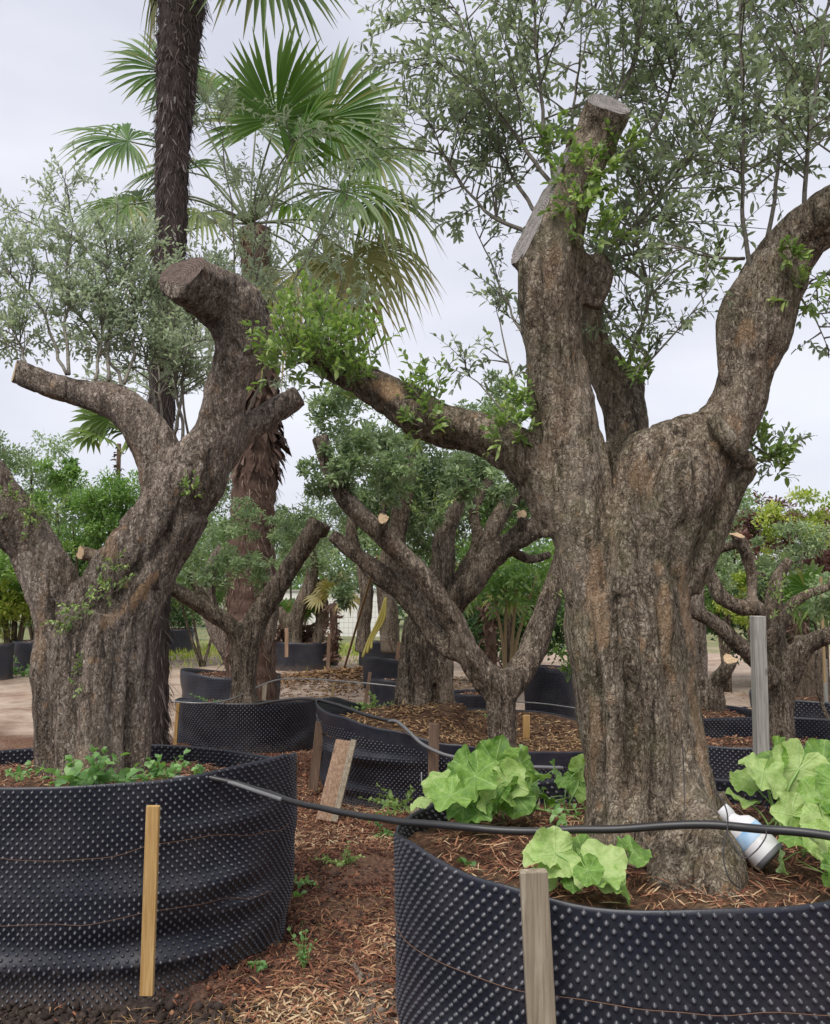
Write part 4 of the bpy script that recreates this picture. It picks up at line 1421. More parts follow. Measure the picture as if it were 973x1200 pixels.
mid_tree('olive_tree', 'pruned olive with many crooked sawn limbs beside the grey upright post, right', [
    [(915, 900, 6.6, 19), (915, 872, 6.6, 17), (914, 830, 6.6, 17), (914, 790, 6.6, 18), (906, 755, 6.6, 17), (905, 720, 6.6, 12), (908, 690, 6.6, 9), (914, 672, 6.6, 8), (926, 655, 6.6, 6)],
    [(905, 800, 6.5, 12), (884, 772, 6.45, 10), (859, 750, 6.4, 10), (833, 728, 6.35, 9), (799, 710, 6.3, 8), (775, 700, 6.3, 8)],
    [(895, 735, 6.5, 10), (887, 712, 6.4, 9), (870, 712, 6.4, 9), (845, 699, 6.4, 9), (833, 676, 6.4, 8), (822, 655, 6.4, 9), (810, 640, 6.4, 8)],
    [(880, 714, 6.4, 7), (882, 690, 6.45, 6), (880, 665, 6.45, 7), (870, 638, 6.4, 7), (862, 624, 6.4, 7)],
    [(868, 636, 6.4, 6), (850, 642, 6.5, 5), (832, 650, 6.55, 5)],
    [(864, 630, 6.4, 3), (852, 618, 6.35, 2.5), (846, 612, 6.3, 2)],
    [(920, 800, 6.6, 15), (932, 772, 6.55, 14), (948, 754, 6.5, 12), (972, 744, 6.4, 10), (1000, 730, 6.4, 10)],
    [(910, 740, 6.6, 9), (925, 712, 6.6, 7), (943, 698, 6.6, 6), (968, 689, 6.6, 5), (990, 680, 6.6, 4)],
    [(905, 740, 6.7, 12), (893, 700, 6.8, 10), (888, 670, 6.8, 8)]], .012, BARK_M, 6.6,
    cuts=((3, True, CUT_NEW, (.2, -.5, .9), 1.0), (2, False, CUT_OLD, None, .9), (0, True, CUT_OLD, None, 1)), foliage=[(905, 690, 6.7, 20, 30), (965, 705, 6.7, 30, 24), (935, 640, 7.0, 34, 34), (885, 655, 6.9, 20, 24), (845, 665, 7.0, 20, 20)], nleaf=3200, wseed=11, ls=.045, clumps=50, sprays=((905, 715, 6.45, .1, 12),), group=GO)
mid_tree('olive_tree', 'short stubby olive stump with one sawn arm, between the large trunk and the grey post', [
    [(838, 895, 8.6, 22), (836, 862, 8.6, 17), (833, 825, 8.6, 16), (838, 802, 8.6, 12), (850, 786, 8.5, 9), (858, 768, 8.5, 9)],
    [(832, 820, 8.6, 14), (818, 798, 8.6, 11), (806, 780, 8.6, 9), (795, 760, 8.6, 8)]], .016, BARK_M, 8.6, cuts=((0, True, CUT_NEW, (0, -.6, .8), .9),), wseed=12, group=GO)
mid_tree('olive_tree', 'slender grey olive trunk rising close behind the right edge of the large trunk', [
    [(822, 850, 9.6, 12), (820, 800, 9.6, 10), (818, 740, 9.6, 10), (816, 690, 9.6, 9), (814, 650, 9.6, 7), (822, 600, 9.6, 5)]], .02, BARK_L, 9.6,
    foliage=[(800, 600, 9.8, 20, 24), (850, 590, 10.5, 40, 30), (840, 660, 10.5, 30, 40)], nleaf=2500, wseed=13, ls=.06, group=GO)
mid_tree('olive_tree', 'far stubby olive with pale crown in the plain black container, before the white wall', [
    [(344, 765, 17.5, 11), (346, 735, 17.5, 10), (352, 710, 17.5, 9), (362, 690, 17.5, 9), (368, 660, 17.5, 6), (362, 635, 17.5, 4)],
    [(344, 745, 17.5, 8), (334, 725, 17.5, 6), (326, 712, 17.5, 5)], [(372, 755, 17.7, 8), (378, 715, 17.7, 8), (372, 680, 17.7, 7)]], .035, BARK_M, 17.5,
    foliage=[(365, 650, 17.6, 34, 26), (335, 662, 17.8, 16, 16), (400, 670, 18, 24, 16)], nleaf=2200, wseed=14, ls=.1, clumps=40, group=GO)
mid_tree('olive_tree', 'far dark olive trunk with the yellow strap tied round it', [
    [(425, 765, 16, 10), (427, 730, 16, 9), (430, 700, 16, 9), (425, 660, 16, 8)], [(458, 765, 15.8, 12), (455, 720, 15.8, 12), (450, 680, 15.8, 10), (455, 640, 15.8, 8)]], .035, BARK_M, 16,
    foliage=[(440, 640, 16.5, 50, 34)], nleaf=1500, wseed=15, ls=.1, clumps=30, group=GO)
HID = mid_tree('olive_tree', 'background olive with a silvery crown and one freshly cut arm, behind the left foreground fork', [
    [(180, 800, 7.6, 14), (160, 720, 7.6, 13), (140, 672, 7.6, 10), (118, 655, 7.6, 9), (90, 646, 7.6, 8)], [(160, 720, 7.6, 12), (170, 660, 7.6, 9), (180, 600, 7.7, 6)]], .018, BARK_T, 7.6,
    cuts=((0, True, CUT_NEW, (-.6, -.8, 0), .95),), foliage=[(150, 700, 7.8, 40, 26), (170, 640, 8.2, 40, 30)], nleaf=2500, wseed=16, ls=.055, clumps=40, group=GO)
HO = HID
YH = 7.3
lmH, smH = MB(), MB()
stemsH = [
    [(250, 560, YH), (262, 430, YH), (275, 300, YH), (262, 180, YH), (255, 130, YH)],
    [(255, 560, YH), (285, 420, YH), (305, 300, YH), (330, 200, YH), (345, 160, YH)],
    [(260, 560, YH), (300, 420, YH), (345, 330, YH), (385, 260, YH), (410, 230, YH)],
    [(262, 560, YH), (310, 440, YH), (365, 370, YH), (405, 340, YH)],
    [(225, 560, YH), (215, 450, YH - .3), (225, 360, YH - .3), (235, 300, YH - .3)],
    [(200, 560, YH - 1.2), (190, 470, YH - 1.3), (185, 400, YH - 1.3), (192, 320, YH - 1.3)],
    [(255, 560, YH + .2), (290, 400, YH + .2), (300, 250, YH + .2), (290, 200, YH + .2)],
]
crown(lmH, smH, stemsH, nsec=15, ntw=5, seclen=(.25, .65), twlen=(.14, .32), nodes=8, leafL=.07, leafW=.017, g=np.random.default_rng(35), rpx=1.8, t0=.3)
lmH.build('foliage', OLIVE_S, HO, kind='stuff')
smH.build('twigs', TWIG, HO, kind='stuff')
mid_tree('tree_stump', 'reddish brown fibrous stump at the right edge, right of the pruned olive', [
    [(957, 845, 9.3, 26), (955, 820, 9.3, 21), (952, 790, 9.3, 19), (948, 765, 9.3, 17), (945, 745, 9.3, 15)]], .02, BARK_T, 9.3, wseed=17)
# ------------------------------------------------------------------ palms
def fan(mb, base, hub, rad, nrm, nseg=46, spread=R(280), droop=.35, dead=0.0, g=rng, split=.6, w_=1.0):
    "fan leaf: hub point, main axis = hub-base direction, normal nrm"
    ax = norm(hub - base)
    nrm = norm(nrm - ax * np.dot(nrm, ax))
    side = np.cross(nrm, ax)
    K = 7
    tt = np.linspace(0, 1, K)
    step = spread / nseg
    for s in range(nseg):
        a = -spread / 2 + (s + .5) * step
        L = rad * (1 - .28 * abs(a / (spread / 2)) ** 2) * g.uniform(.88, 1.06)
        d = ax * math.cos(a) + side * math.sin(a) + nrm * g.normal() * .05
        perp = -ax * math.sin(a) + side * math.cos(a)
        dr = droop * .62 * g.uniform(.7, 1.3)
        kink = 1.0 + (g.random() < .15) * 1.0
        P = hub + d * (L * tt)[:, None] + np.array([0, 0, -1.0]) * (L * dr * kink * np.clip(tt - .35, 0, 1) ** 1.8 * 1.6)[:, None] + nrm * (.10 * L * tt * (1 - tt))[:, None]
        wmax = L * split * math.tan(step / 2) * 1.15 * w_
        w = np.where(tt < split, L * tt * math.tan(step / 2) * 1.1, wmax * (1 - ((tt - split) / (1 - split)) ** 1.2))
        w = np.maximum(w, .0012)
        f = (w * .45)[:, None] * nrm
        V = np.vstack([P - perp * w[:, None] + f, P - f * .3, P + perp * w[:, None] + f])
        k = np.arange(K - 1)
        Q = np.vstack([np.stack([k, K + k, K + k + 1, k + 1], -1), np.stack([K + k, 2 * K + k, 2 * K + k + 1, K + k + 1], -1)])
        mb.add(V, [Q], tt=np.tile(tt, 3), dead=np.full(3 * K, np.clip(dead + (g.random() < .12) * .35, 0, 1)), rnd=np.full(3 * K, g.random()))


PET = flat_mat('palm_petiole', (.13, .16, .06), .5)


def palm_frond(root, crown_c, hub, rad, g, dead=0.0, droop=.35, nrm=None, spread=280, bow=.15):
    rad = rad * 1.18
    mb = MB()
    hub = np.asarray(hub)
    if nrm is None:
        o_ = norm(hub - crown_c)
        nrm = norm(np.array([0, 0, 1.0]) * .8 - o_ * .3 + np.array([0, -.75, 0]))
    mid = (crown_c + hub) / 2 + np.array([0, 0, bow])
    S = spline(np.array([crown_c, mid, hub]), 6)
    fan(mb, S[-3], hub, rad, nrm, droop=droop, dead=dead, g=g, spread=R(spread))
    fr_ = mb.build('frond', PALM, root)
    pm = MB()
    V, Fs = tube(S, np.linspace(.018, .010, len(S)), 5)
    pm.add(V, Fs)
    pm.build('leaf_stalk', PET, fr_)
    return fr_


def fix_child(root):
    # sub-parts built under parts that sit at their root's origin: nothing to do (build() already subtracts the chain)
    pass


def hair(mb, C, rfun, n, L, W, g, out=.35, down=1.0, updown=None, cols=(0, 1)):
    "fibre strips hanging on a trunk whose centreline is C (k,3)"
    u = g.random(n) * (len(C) - 1.001)
    i = u.astype(int)
    f = (u - i)[:, None]
    c = C[i] * (1 - f) + C[i + 1] * f
    a = g.uniform(0, 2 * PI, n)
    rad = np.stack([np.cos(a), np.sin(a), 0 * a], -1)
    r = rfun(u / (len(C) - 1))
    P = c + rad * (r * g.uniform(.85, 1.05, n))[:, None]
    D = rad * out * g.uniform(.2, 1.6, (n, 1)) + np.array([0, 0, -down]) + g.normal(size=(n, 3)) * .3
    leaves(mb, P, D, rad, g.uniform(L[0], L[1], n), g.uniform(W[0], W[1], n), g.uniform(cols[0], cols[1], n), curl=.15)


YA = 6.4
PA = thing('palm_tree', 'tall palm with dark shaggy trunk behind the left olive, cut by the photo top', 'tree', (at(181, 940, YA)[0], YA, 0))
ga = np.random.default_rng(51)
CA = spline(np.array([at(181, 945, YA), at(182, 800, YA), at(184, 600, YA), at(192, 420, YA), at(200, 280, YA), at(203, 160, YA), at(209, 60, YA), at(216, -40, YA), at(220, -130, YA)]), 6)
rA = lambda u: np.interp(u, [0, .35, .6, .75, .88, 1.0], [.10, .10, .125, .16, .19, .20])
mb = MB()
uu = np.linspace(0, 1, len(CA))
V, Fs = tube(spline(CA, 3), rA(np.linspace(0, 1, (len(CA) - 1) * 3 + 1)), 20, lambda u, a: 1 + .07 * np.sin(u * 260 + a * 2) + .05 * np.sin(a * 5 + u * 40))
mb.add(V, Fs, rnd=np.full(len(V), .25))
mb.build('trunk', FIBRE, PA)
mb = MB()
hair(mb, CA, rA, 9000, (.05, .17), (.003, .010), ga, out=.28, cols=(0, .9))
hair(mb, CA[int(len(CA) * .84):], lambda u: np.full(np.shape(u), .22), 700, (.15, .35), (.006, .016), ga, out=.3, cols=(.1, 1))
mb.build('trunk_fibre', FIBRE, PA, kind='stuff')
for k in range(44):                     # grey leaf-base stubs that stick out of the fibre
    u = ga.uniform(.5, .98)
    i = int(u * (len(CA) - 1))
    a = ga.uniform(-PI, 0) if k % 4 else ga.uniform(0, PI)
    rad = np.array([math.cos(a), math.sin(a), 0])
    big = u > .86
    p = CA[i] + rad * rA(u) * (.95)
    mb = MB()
    L = ga.uniform(.16, .32) if big else ga.uniform(.035, .075)
    V, Fs = tube(np.array([p, p + (rad * .25 + np.array([0, 0, -1 if not big else .9])) * L * .5, p + (rad * .5 + np.array([0, 0, -1 if not big else .9])) * L]), np.array([.012, .011, .006]) * (1.1 if big else .85), 5)
    mb.add(V, Fs, rnd=np.full(len(V), ga.random()))
    mb.build('leaf_stub', STUB, PA)
cA = at(222, -120, YA)
for (px, py, dY, rad, dead, dr) in ((308, -52, -.2, .62, .0, .55), (192, -45, .5, .5, .45, 1.0), (250, -130, -.9, .7, 0, .4), (330, -170, .2, .75, 0, .4), (110, -190, 0, .7, 0, .3), (150, -170, .7, .7, .1, .4), (220, -280, .1, .8, 0, .2), (300, -250, -.4, .8, 0, .25), (140, -260, -.3, .8, 0, .3)):
    palm_frond(PA, cA, at(px, py, YA + dY), rad, ga, dead, dr)

YP = 10.6
PB = thing('palm_tree', 'fan palm with wide green crown and red-brown shaggy trunk behind the left olive', 'tree', (at(296, 840, YP)[0], YP, 0))
gb = np.random.default_rng(61)
CB = spline(np.array([at(296, 845, YP), at(294, 760, YP), at(294, 680, YP), at(296, 600, YP), at(304, 520, YP), at(306, 430, YP), at(302, 330, YP), at(298, 270, YP)]), 5)
rB = lambda u: np.interp(u, [0, .3, .5, .62, .8, 1.0], [.30, .29, .27, .22, .18, .2])
mb = MB()
V, Fs = tube(spline(CB, 3), rB(np.linspace(0, 1, (len(CB) - 1) * 3 + 1)), 20, lambda u, a: 1 + .06 * np.sin(u * 200 + a * 2) + .05 * np.sin(a * 6 + u * 30))
mb.add(V, Fs, rnd=np.full(len(V), .4))
mb.build('trunk', FIBRE_B, PB)
mb = MB()
hair(mb, CB, rB, 5000, (.06, .2), (.006, .02), gb, out=.25)
mb.build('trunk_fibre', FIBRE_B, PB, kind='stuff')
mb = MB()
n0 = int(len(CB) * .5)
hair(mb, CB[n0:n0 + 8], lambda u: np.full(np.shape(u), .2), 260, (.16, .34), (.05, .11), gb, out=.9, cols=(0, .75))
mb.build('dry_leaf_bases', FIBRE_B, PB, kind='stuff')
cB = at(292, 262, YP)
for (px, py, dY, rad, dead, dr, bow) in (
        (325, 140, -.7, .95, 0, .1, .1), (385, 138, -.3, .95, 0, .15, .1), (352, 160, -1.0, .7, 0, .4, .1), (300, 150, .3, .8, 0, .2, .1), (410, 165, .4, .8, 0, .3, .2),
        (438, 185, -.2, .75, .05, .8, .3), (445, 235, .0, .75, .15, .95, .3), (400, 225, -.9, .75, .05, .8, .3),
        (415, 300, -.4, .8, .5, 1.0, .2), (450, 290, .3, .75, .5, 1.0, .2), (380, 300, .4, .8, .3, 1.0, .2), (345, 320, -.6, .7, .4, 1.1, .1), (395, 330, -.1, .75, .55, 1.2, .1),
        (150, 165, -.2, .75, 0, .55, .3), (195, 85, .2, .75, .0, .35, .2), (165, 235, .1, .7, .1, .7, .2), (215, 200, .6, .75, 0, .5, .2), (150, 240, -.6, .6, .05, .7, .2), (240, 120, .6, .8, 0, .3, .1), (200, 280, .4, .75, .3, 1, .1),
        (265, 330, .5, .7, .5, 1.2, 0), (320, 340, .6, .7, .6, 1.2, 0), (235, 250, -.8, .6, .2, .9, .1), (340, 240, .9, .8, 0, .6, .2)):
    palm_frond(PB, cB, at(px, py, YP + dY), rad, gb, dead, dr, bow=bow, nrm=(np.array([.15, -.85, .35]) if py < 170 and px > 290 else None))


def small_palm(label, px, py_base, Y, trunk_h, n, rad, seed, mat=None, dead=.1, tr=.08):
    g = np.random.default_rng(seed)
    b = at(px, py_base, Y)
    r = thing('palm_tree', label, 'tree', b)
    c = b + np.array([0, 0, trunk_h])
    mb = MB()
    V, Fs = tube(np.array([b, (b + c) / 2 + [.02, 0, 0], c]), [tr * 1.2, tr, tr], 10)
    mb.add(V, Fs, rnd=np.full(len(V), .4))
    mb.build('trunk', FIBRE_B, r)
    mb = MB()
    hair(mb, np.array([b, (b + c) / 2, c]), lambda u: np.full(np.shape(u), tr), 160, (.08, .2), (.03, .06), g, out=.7, down=.2, cols=(.1, .8))
    mb.build('dry_leaf_bases', FIBRE_B, r, kind='stuff')
    for k in range(n):
        a = 2 * PI * k / n + g.random() * .6
        el = g.uniform(.1, 1.3)
        h = c + np.array([math.cos(a) * math.cos(el), math.sin(a) * math.cos(el), math.sin(el)]) * rad * g.uniform(.6, 1.0)
        f = MB()
        fan(f, c, h, rad * .8, norm(np.array([0, -.6, .8])), nseg=18, droop=.5, dead=dead, g=g)
        f.build('frond', PALM, r)
    return r


small_palm('distant dark fan palm head showing between the left olive limbs', 132, 765, 20, 4.9, 14, .9, 71, tr=.05)
small_palm('small dry palm with reddish leaf bases beside the far stubby olive', 390, 775, 17.2, 1.15, 7, .45, 72, dead=.7)
small_palm('red-stemmed young palm in the centre background left of the feathery shrub', 574, 790, 12.2, 1.0, 7, .5, 73, dead=.3)
small_palm('little fan palm with pale fronds at right beyond the pruned olive', 940, 800, 11.0, .75, 9, .55, 74, dead=0)
small_palm('low fan palm seedling in the far container left of the stubby olive', 330, 752, 17.9, .35, 7, .45, 75, dead=0)
small_palm('low fan palm seedling in the far container right of the stubby olive', 362, 752, 17.9, .35, 7, .4, 76, dead=0)

# ------------------------------------------------------------------ background trees and shrubs
GB = 'trees and shrubs closing the view behind the yard'


def bgtree(label, px, py, Y, rx, ry, mat, n, ls=.1, seed=1, trunk=True, name='background_tree', cat='tree', base_px=None, clumps=70, lw=.34, extra=()):
    g = np.random.default_rng(seed + 400)
    c = at(px, py, Y)
    bx = at(base_px if base_px else px, 700, Y)[0]
    b = np.array([bx, Y, float(gheight(np.array([bx]), np.array([Y]))[0])])
    r = thing(name, label, cat, b, GB)
    if trunk:
        tb = MB()
        r0 = max(.02, .016 * (c[2] - b[2]))
        for k in range(3):
            e = c + np.array([(k - 1.5) * rx * mpp(Y) * .4, g.normal() * .2, ry * mpp(Y) * g.uniform(.0, .5)])
            midp = b * .5 + e * .5 + np.array([g.normal() * .1, g.normal() * .1, -.1])
            S = spline(np.array([b + np.array([(k - 1.5) * r0 * .7, 0, 0]), midp, e]), 6)
            V, Fs = tube(S, np.linspace(r0, r0 * .25, len(S)), 7)
            tb.add(V, Fs, grain=V)
        tb.build('trunk', BARK_M, r)
    lm_ = MB()
    ells = [(c, (rx * mpp(Y), rx * mpp(Y) * .8, ry * mpp(Y)))]
    for (ex, ey, erx, ery) in extra:
        ells.append((at(ex, ey, Y), (erx * mpp(Y), erx * mpp(Y) * .8, ery * mpp(Y))))
    cloud(lm_, ells, n, ls, ls * lw, g, clumps=clumps, cr_=.3)
    lm_.build('crown', mat, r, kind='stuff')
    return r


bgtree('grey-green olive crown at the left edge, above the leftmost limb', 20, 540, 17.5, 70, 55, OLIVE_F, 9000, .1, 1, extra=[(-60, 600, 60, 80), (30, 620, 60, 50)])
bgtree('tall green shrub in the gap below the leftmost fork, under the distant palm head', 135, 600, 16.5, 45, 50, SHRUB, 6000, .09, 30)
bgtree('bright green leafy shrub between the left foreground limbs', 110, 615, 17, 75, 60, SHRUB, 13000, .10, 2, extra=[(70, 570, 50, 30), (60, 670, 80, 50)])
bgtree('fine grey-green olive mass behind the left fork, right of the bright shrub', 50, 610, 18.5, 80, 70, OLIVE_F, 7000, .11, 3)
bgtree('dense dark green tree low behind the left fork', 110, 695, 19, 130, 50, DARKG, 13000, .12, 4)
bgtree('mid green tree behind the bend of the left olive trunk', 240, 650, 18, 60, 80, SHRUB, 9000, .10, 5)
bgtree('yellowish green shrub above the nursery pots at the left edge', 8, 705, 17.2, 45, 45, YELG, 5000, .10, 6, name='background_shrub', cat='shrub')
bgtree('dark round bush growing in the pot behind the left trunk', 212, 712, 22.6, 32, 28, DARKG, 4500, .09, 7, name='potted_bush', cat='bush', trunk=True)
bgtree('blue-green conifer-like crown right of the shaggy palm trunk', 350, 640, 20, 48, 42, OLIVE_F, 5000, .11, 8)
bgtree('light green tree far behind the palm trunk, over the white wall', 335, 672, 33, 60, 24, SHRUB, 4500, .13, 9, extra=[(430, 672, 60, 24)])
bgtree('wide mid green tree behind the central olive crowns', 500, 620, 17, 90, 60, SHRUB, 13000, .10, 10, extra=[(440, 570, 60, 40), (560, 680, 50, 60)])
bgtree('bright green tree behind the dark right hand limb of the ribbed olive', 600, 600, 12.5, 60, 50, SHRUB, 7000, .085, 11, extra=[(640, 560, 40, 40)])
bgtree('dark green thicket low in the centre behind the tub', 600, 720, 14.5, 90, 60, DARKG, 10000, .11, 12)
bgtree('green thicket hidden mostly by the large trunk', 720, 640, 16, 90, 90, SHRUB, 7000, .12, 13)
bgtree('mid green shrub just right of the large trunk', 850, 610, 13.5, 50, 50, SHRUB, 6000, .085, 14, extra=[(830, 680, 40, 50)])
bgtree('purple leaved plum tree behind the pruned olive', 898, 625, 12.8, 46, 42, PURP, 6500, .085, 15, extra=[(960, 680, 40, 40)], clumps=60)
bgtree('yellow green shrub top at right against the sky', 935, 612, 12.2, 50, 38, YELG, 3600, .075, 16, extra=[(900, 660, 24, 24), (870, 700, 30, 30)], clumps=50)
bgtree('purple grey thicket at the right edge behind the yellow green shrub', 965, 650, 13.6, 60, 62, PURP, 6500, .09, 17, clumps=70)
bgtree('dark green hedge low behind the pruned olive', 900, 720, 14.5, 120, 50, DARKG, 10000, .11, 18)
bgtree('grey-green olive spray at the right edge', 985, 690, 8.2, 40, 34, OLIVE_F, 1600, .06, 19, clumps=24)
bgtree('green tree beyond the right edge of the photo', 1080, 620, 14, 80, 110, SHRUB, 6000, .12, 20)
bgtree('green tree beyond the left edge of the photo', -120, 600, 14, 90, 120, SHRUB, 6000, .12, 21)


def farline(label, x0, x1, Y, h0, h1, mat, n, seed):
    g = np.random.default_rng(seed)
    mb = MB()
    m = n
    x = g.uniform(x0, x1, m)
    hh = h0 + (h1 - h0) * fbm(np.stack([x * .35, x * 0, x * 0 + seed], -1), seed, 3)
    z = g.random(m) ** .8 * hh
    y = Y + g.normal(size=m) * .8
    P = np.stack([x, y, z], -1)
    leaves(mb, P, rdir(m, g), norm(np.array([0, -.4, 1]) + rdir(m, g) * .8), g.uniform(.15, .35, m), g.uniform(.08, .14, m), np.clip(fbm(P * 1.5, seed) * 1.4 - .2 + g.normal(size=m) * .15, 0, 1))
    tag(mb.build('far_tree_belt', mat, kind='stuff'), label, 'tree belt')


farline('continuous dark belt of far trees along the horizon', -32, 32, 36, 2.4, 5.2, DARKG, 32000, 5)

# feathery shrub with tan stems (centre)
FS = thing('feathery_shrub', 'feathery bright green shrub on thin tan stems, centre background left of the large trunk', 'shrub', (at(598, 830, 9.5)[0], 9.5, 0))
g = np.random.default_rng(88)
tb, lmx = MB(), MB()
for (x0, x1, yt) in ((592, 594, 690), (600, 606, 680), (590, 580, 700), (604, 630, 670)):
    S = spline(np.array([at(596 + (x0 - 596) * .5, 830, 9.5), at(x0, 760, 9.5), at(x1, yt, 9.5)]), 5)
    V, Fs = tube(S, np.linspace(.028, .014, len(S)), 6)
    tb.add(V, Fs)
tb.build('stems', BAMBOO, FS)
P0 = np.array([at(px, py, 9.5 + g.uniform(-.4, .4)) for px, py in zip(g.uniform(575, 655, 90), g.uniform(640, 700, 90))])
D0 = norm(np.column_stack([g.normal(size=90) * .9, g.normal(size=90) * .8, g.uniform(-.1, .5, 90)]))
twigs(lmx, tb, P0, D0, g.uniform(.35, .6, 90), 14, .10, .028, g, droop=.5, open_=1.0)
lmx.build('foliage', SHRUB, FS, kind='stuff')

# ------------------------------------------------------------------ white wall, mesh fence
wl = MB()
Yw = 29.0
x0, x1 = at(300, 700, Yw)[0], at(458, 700, Yw)[0]
zt = EYE - 3 * mpp(Yw)
wr = thing('boundary_wall', 'long low white rendered wall far behind the containers', 'wall', ((x0 + x1) / 2, Yw, 0))
V, Fs = box(((x0 + x1) / 2, Yw, -.1), x1 - x0, .2, zt + .1)
wl.add(V, Fs)
wl.build('wall_panel', WHITE, wr, smooth=False)
wl = MB()
V, Fs = box(((x0 + x1) / 2, Yw, zt), x1 - x0 + .1, .3, .06)
wl.add(V, Fs)
wl.build('coping', TILE_G, wr, smooth=False)
Yf = 27.0
fx0, fx1 = at(195, 700, Yf)[0], at(460, 700, Yf)[0]
fr_root = thing('mesh_fence', 'thin wire mesh fence standing before the white wall', 'fence', ((fx0 + fx1) / 2, Yf, 0))
nb = 9
for k in range(nb):
    pb = MB()
    V, Fs = box((fx0 + (fx1 - fx0) * k / (nb - 1), Yf, -.1), .05, .05, 1.35)
    pb.add(V, Fs)
    pb.build('post', W_POST, fr_root, smooth=False)
wb = MB()
zz = np.linspace(.05, 1.2, 8)
P = np.stack([np.stack([np.full(8, fx0), np.full(8, Yf), zz], -1), np.stack([np.full(8, fx1), np.full(8, Yf), zz], -1)], 1)
wb.add(*thin_tubes(P, np.full((8, 2), .006)))
xx = np.arange(fx0, fx1, .14)
P = np.stack([np.stack([xx, xx * 0 + Yf + .01, xx * 0], -1), np.stack([xx, xx * 0 + Yf + .01, xx * 0 + 1.22], -1)], 1)
wb.add(*thin_tubes(P, np.full((len(xx), 2), .004)))
wb.build('wire_mesh', STEEL, fr_root, kind='stuff')

# ------------------------------------------------------------------ stakes, boards, post
def stake(name, label, p0, p1, Y, wpx, mat, depth=.022, Y1=None, group=None, cat='stake', xh=(1, 0, 0), part=None):
    a = at(p0[0], p0[1], Y)
    b = at(p1[0], p1[1], Y1 or Y)
    L = np.linalg.norm(b - a)
    mb = MB()
    V, Fs = box((0, 0, 0), wpx * mpp(Y), depth, L, bev=.0025)
    V = V @ basis(b - a, xh).T + a
    V = V + (noise(V * 14, 9)[:, None] - .5) * .003
    mb.add(V, Fs)
    o = mb.build(name, mat, smooth=False)
    # origin at the foot
    o.data.transform(Matrix.Translation(Vector(tuple(-a))))
    o.location = tuple(a)
    return tag(o, label, cat, group)


GS = 'wooden stakes and boards round the containers'
YSL = 3.345
stake('wooden_stake', 'fresh yellow wooden stake against the front of the left foreground container', (172, 1166), (180, 944), YSL, 15, W_YEL, group=GS)
stake('wooden_stake', 'weathered grey wooden stake against the front of the right foreground container', (648, 1440), (625, 1020), 2.13, 31, W_GREY, group=GS, depth=.03)
stake('wooden_stake', 'brown stake pushed in at the left corner of the middle container', (367, 925), (376, 846), 6.75, 11, W_BRN, group=GS)
stake('wooden_board', 'split pinkish board leaning against the middle container, left one of the pair', (380, 962), (403, 868), 5.9, 19, W_PNK, group=GS, Y1=6.25, cat='board')
stake('wooden_board', 'narrow pale board leaning against the middle container, right one of the pair', (392, 964), (415, 868), 5.85, 7, W_GREY, group=GS, Y1=6.2, cat='board', depth=.04)
stake('wooden_stake', 'dark brown stake at the front of the middle container, left of the squash plant', (507, 955), (509, 848), 5.95, 12, W_BRN, group=GS)
stake('wooden_stake', 'short stub of a stake just behind the black hose, left of the squash plant', (486, 990), (486, 944), 3.1, 11, W_GREY, group=GS)
stake('wooden_stake', 'orange-brown stake standing right of the small forked trunk', (617, 905), (617, 838), 7.0, 8, W_YEL, group=GS)
stake('wooden_stake', 'thin pale stake along the left side of the small olive container', (203, 905), (209, 824), 8.3, 4, W_YEL, group=GS)
stake('wooden_stake', 'dark stake hidden against the right edge of the left foreground container', (338, 1060), (347, 888), 4.12, 5, W_BRN, group=GS)
stake('wooden_stake', 'short whitish stake at the right side of the palm container', (309, 822), (311, 801), 9.9, 5, W_GREY, group=GS)
stake('wooden_stake', 'brown stake leaning on the nearest container of the centre pile', (426, 838), (434, 788), 10.6, 4, W_BRN, group=GS)
stake('wooden_stake', 'reddish stake between the far stubby olive and the narrow container', (384, 790), (386, 742), 16.6, 4, W_BRN, group=GS)
stake('wooden_stake', 'thin tan stake at the left of the far stubby olive', (336, 770), (336, 736), 16.8, 4, W_PNK, group=GS)
stake('wooden_stake', 'thin tan stake on the upper container of the centre pile', (464, 795), (468, 752), 13.4, 5, W_PNK, group=GS)
stake('upright_post', 'pale grey square post standing behind the right squash plant', (893, 905), (888, 722), 5.6, 14, W_POST, cat='post', depth=.08)
stake('upright_post', 'thin pale post at the right edge behind the stump', (969, 850), (967, 772), 8.6, 4, W_POST, cat='post', depth=.03)
stake('bamboo_cane', 'thin cane leaning against the central olive arm, beside the yellow strap', (404, 782), (442, 652), 8.6, 2.4, BAMBOO, cat='cane', depth=.02, Y1=7.0)
stake('bamboo_cane', 'thin cane stuck behind the middle container at its left corner', (386, 835), (392, 800), 7.9, 3, BAMBOO, cat='cane', depth=.02)
stake('bamboo_cane', 'slim green cane at the right edge behind the pruned olive', (967, 800), (962, 676), 8.0, 3, BAMBOO, cat='cane', depth=.02)

# strap
mb = MB()
for q in range(3):
    S = spline(np.array([at(452, 700, 12.4), at(444 + q * 3, 725, 12.35), at(433 + q * 2, 748, 12.3), at(425 + q * 5, 770 - q * 5, 12.2)]), 5)
    V, Fs = tube(S, .018, 4)
    mb.add(V, Fs)
tag(mb.build('yellow_strap', STRAP), 'yellow strap hanging over the far container of the centre pile', 'strap')


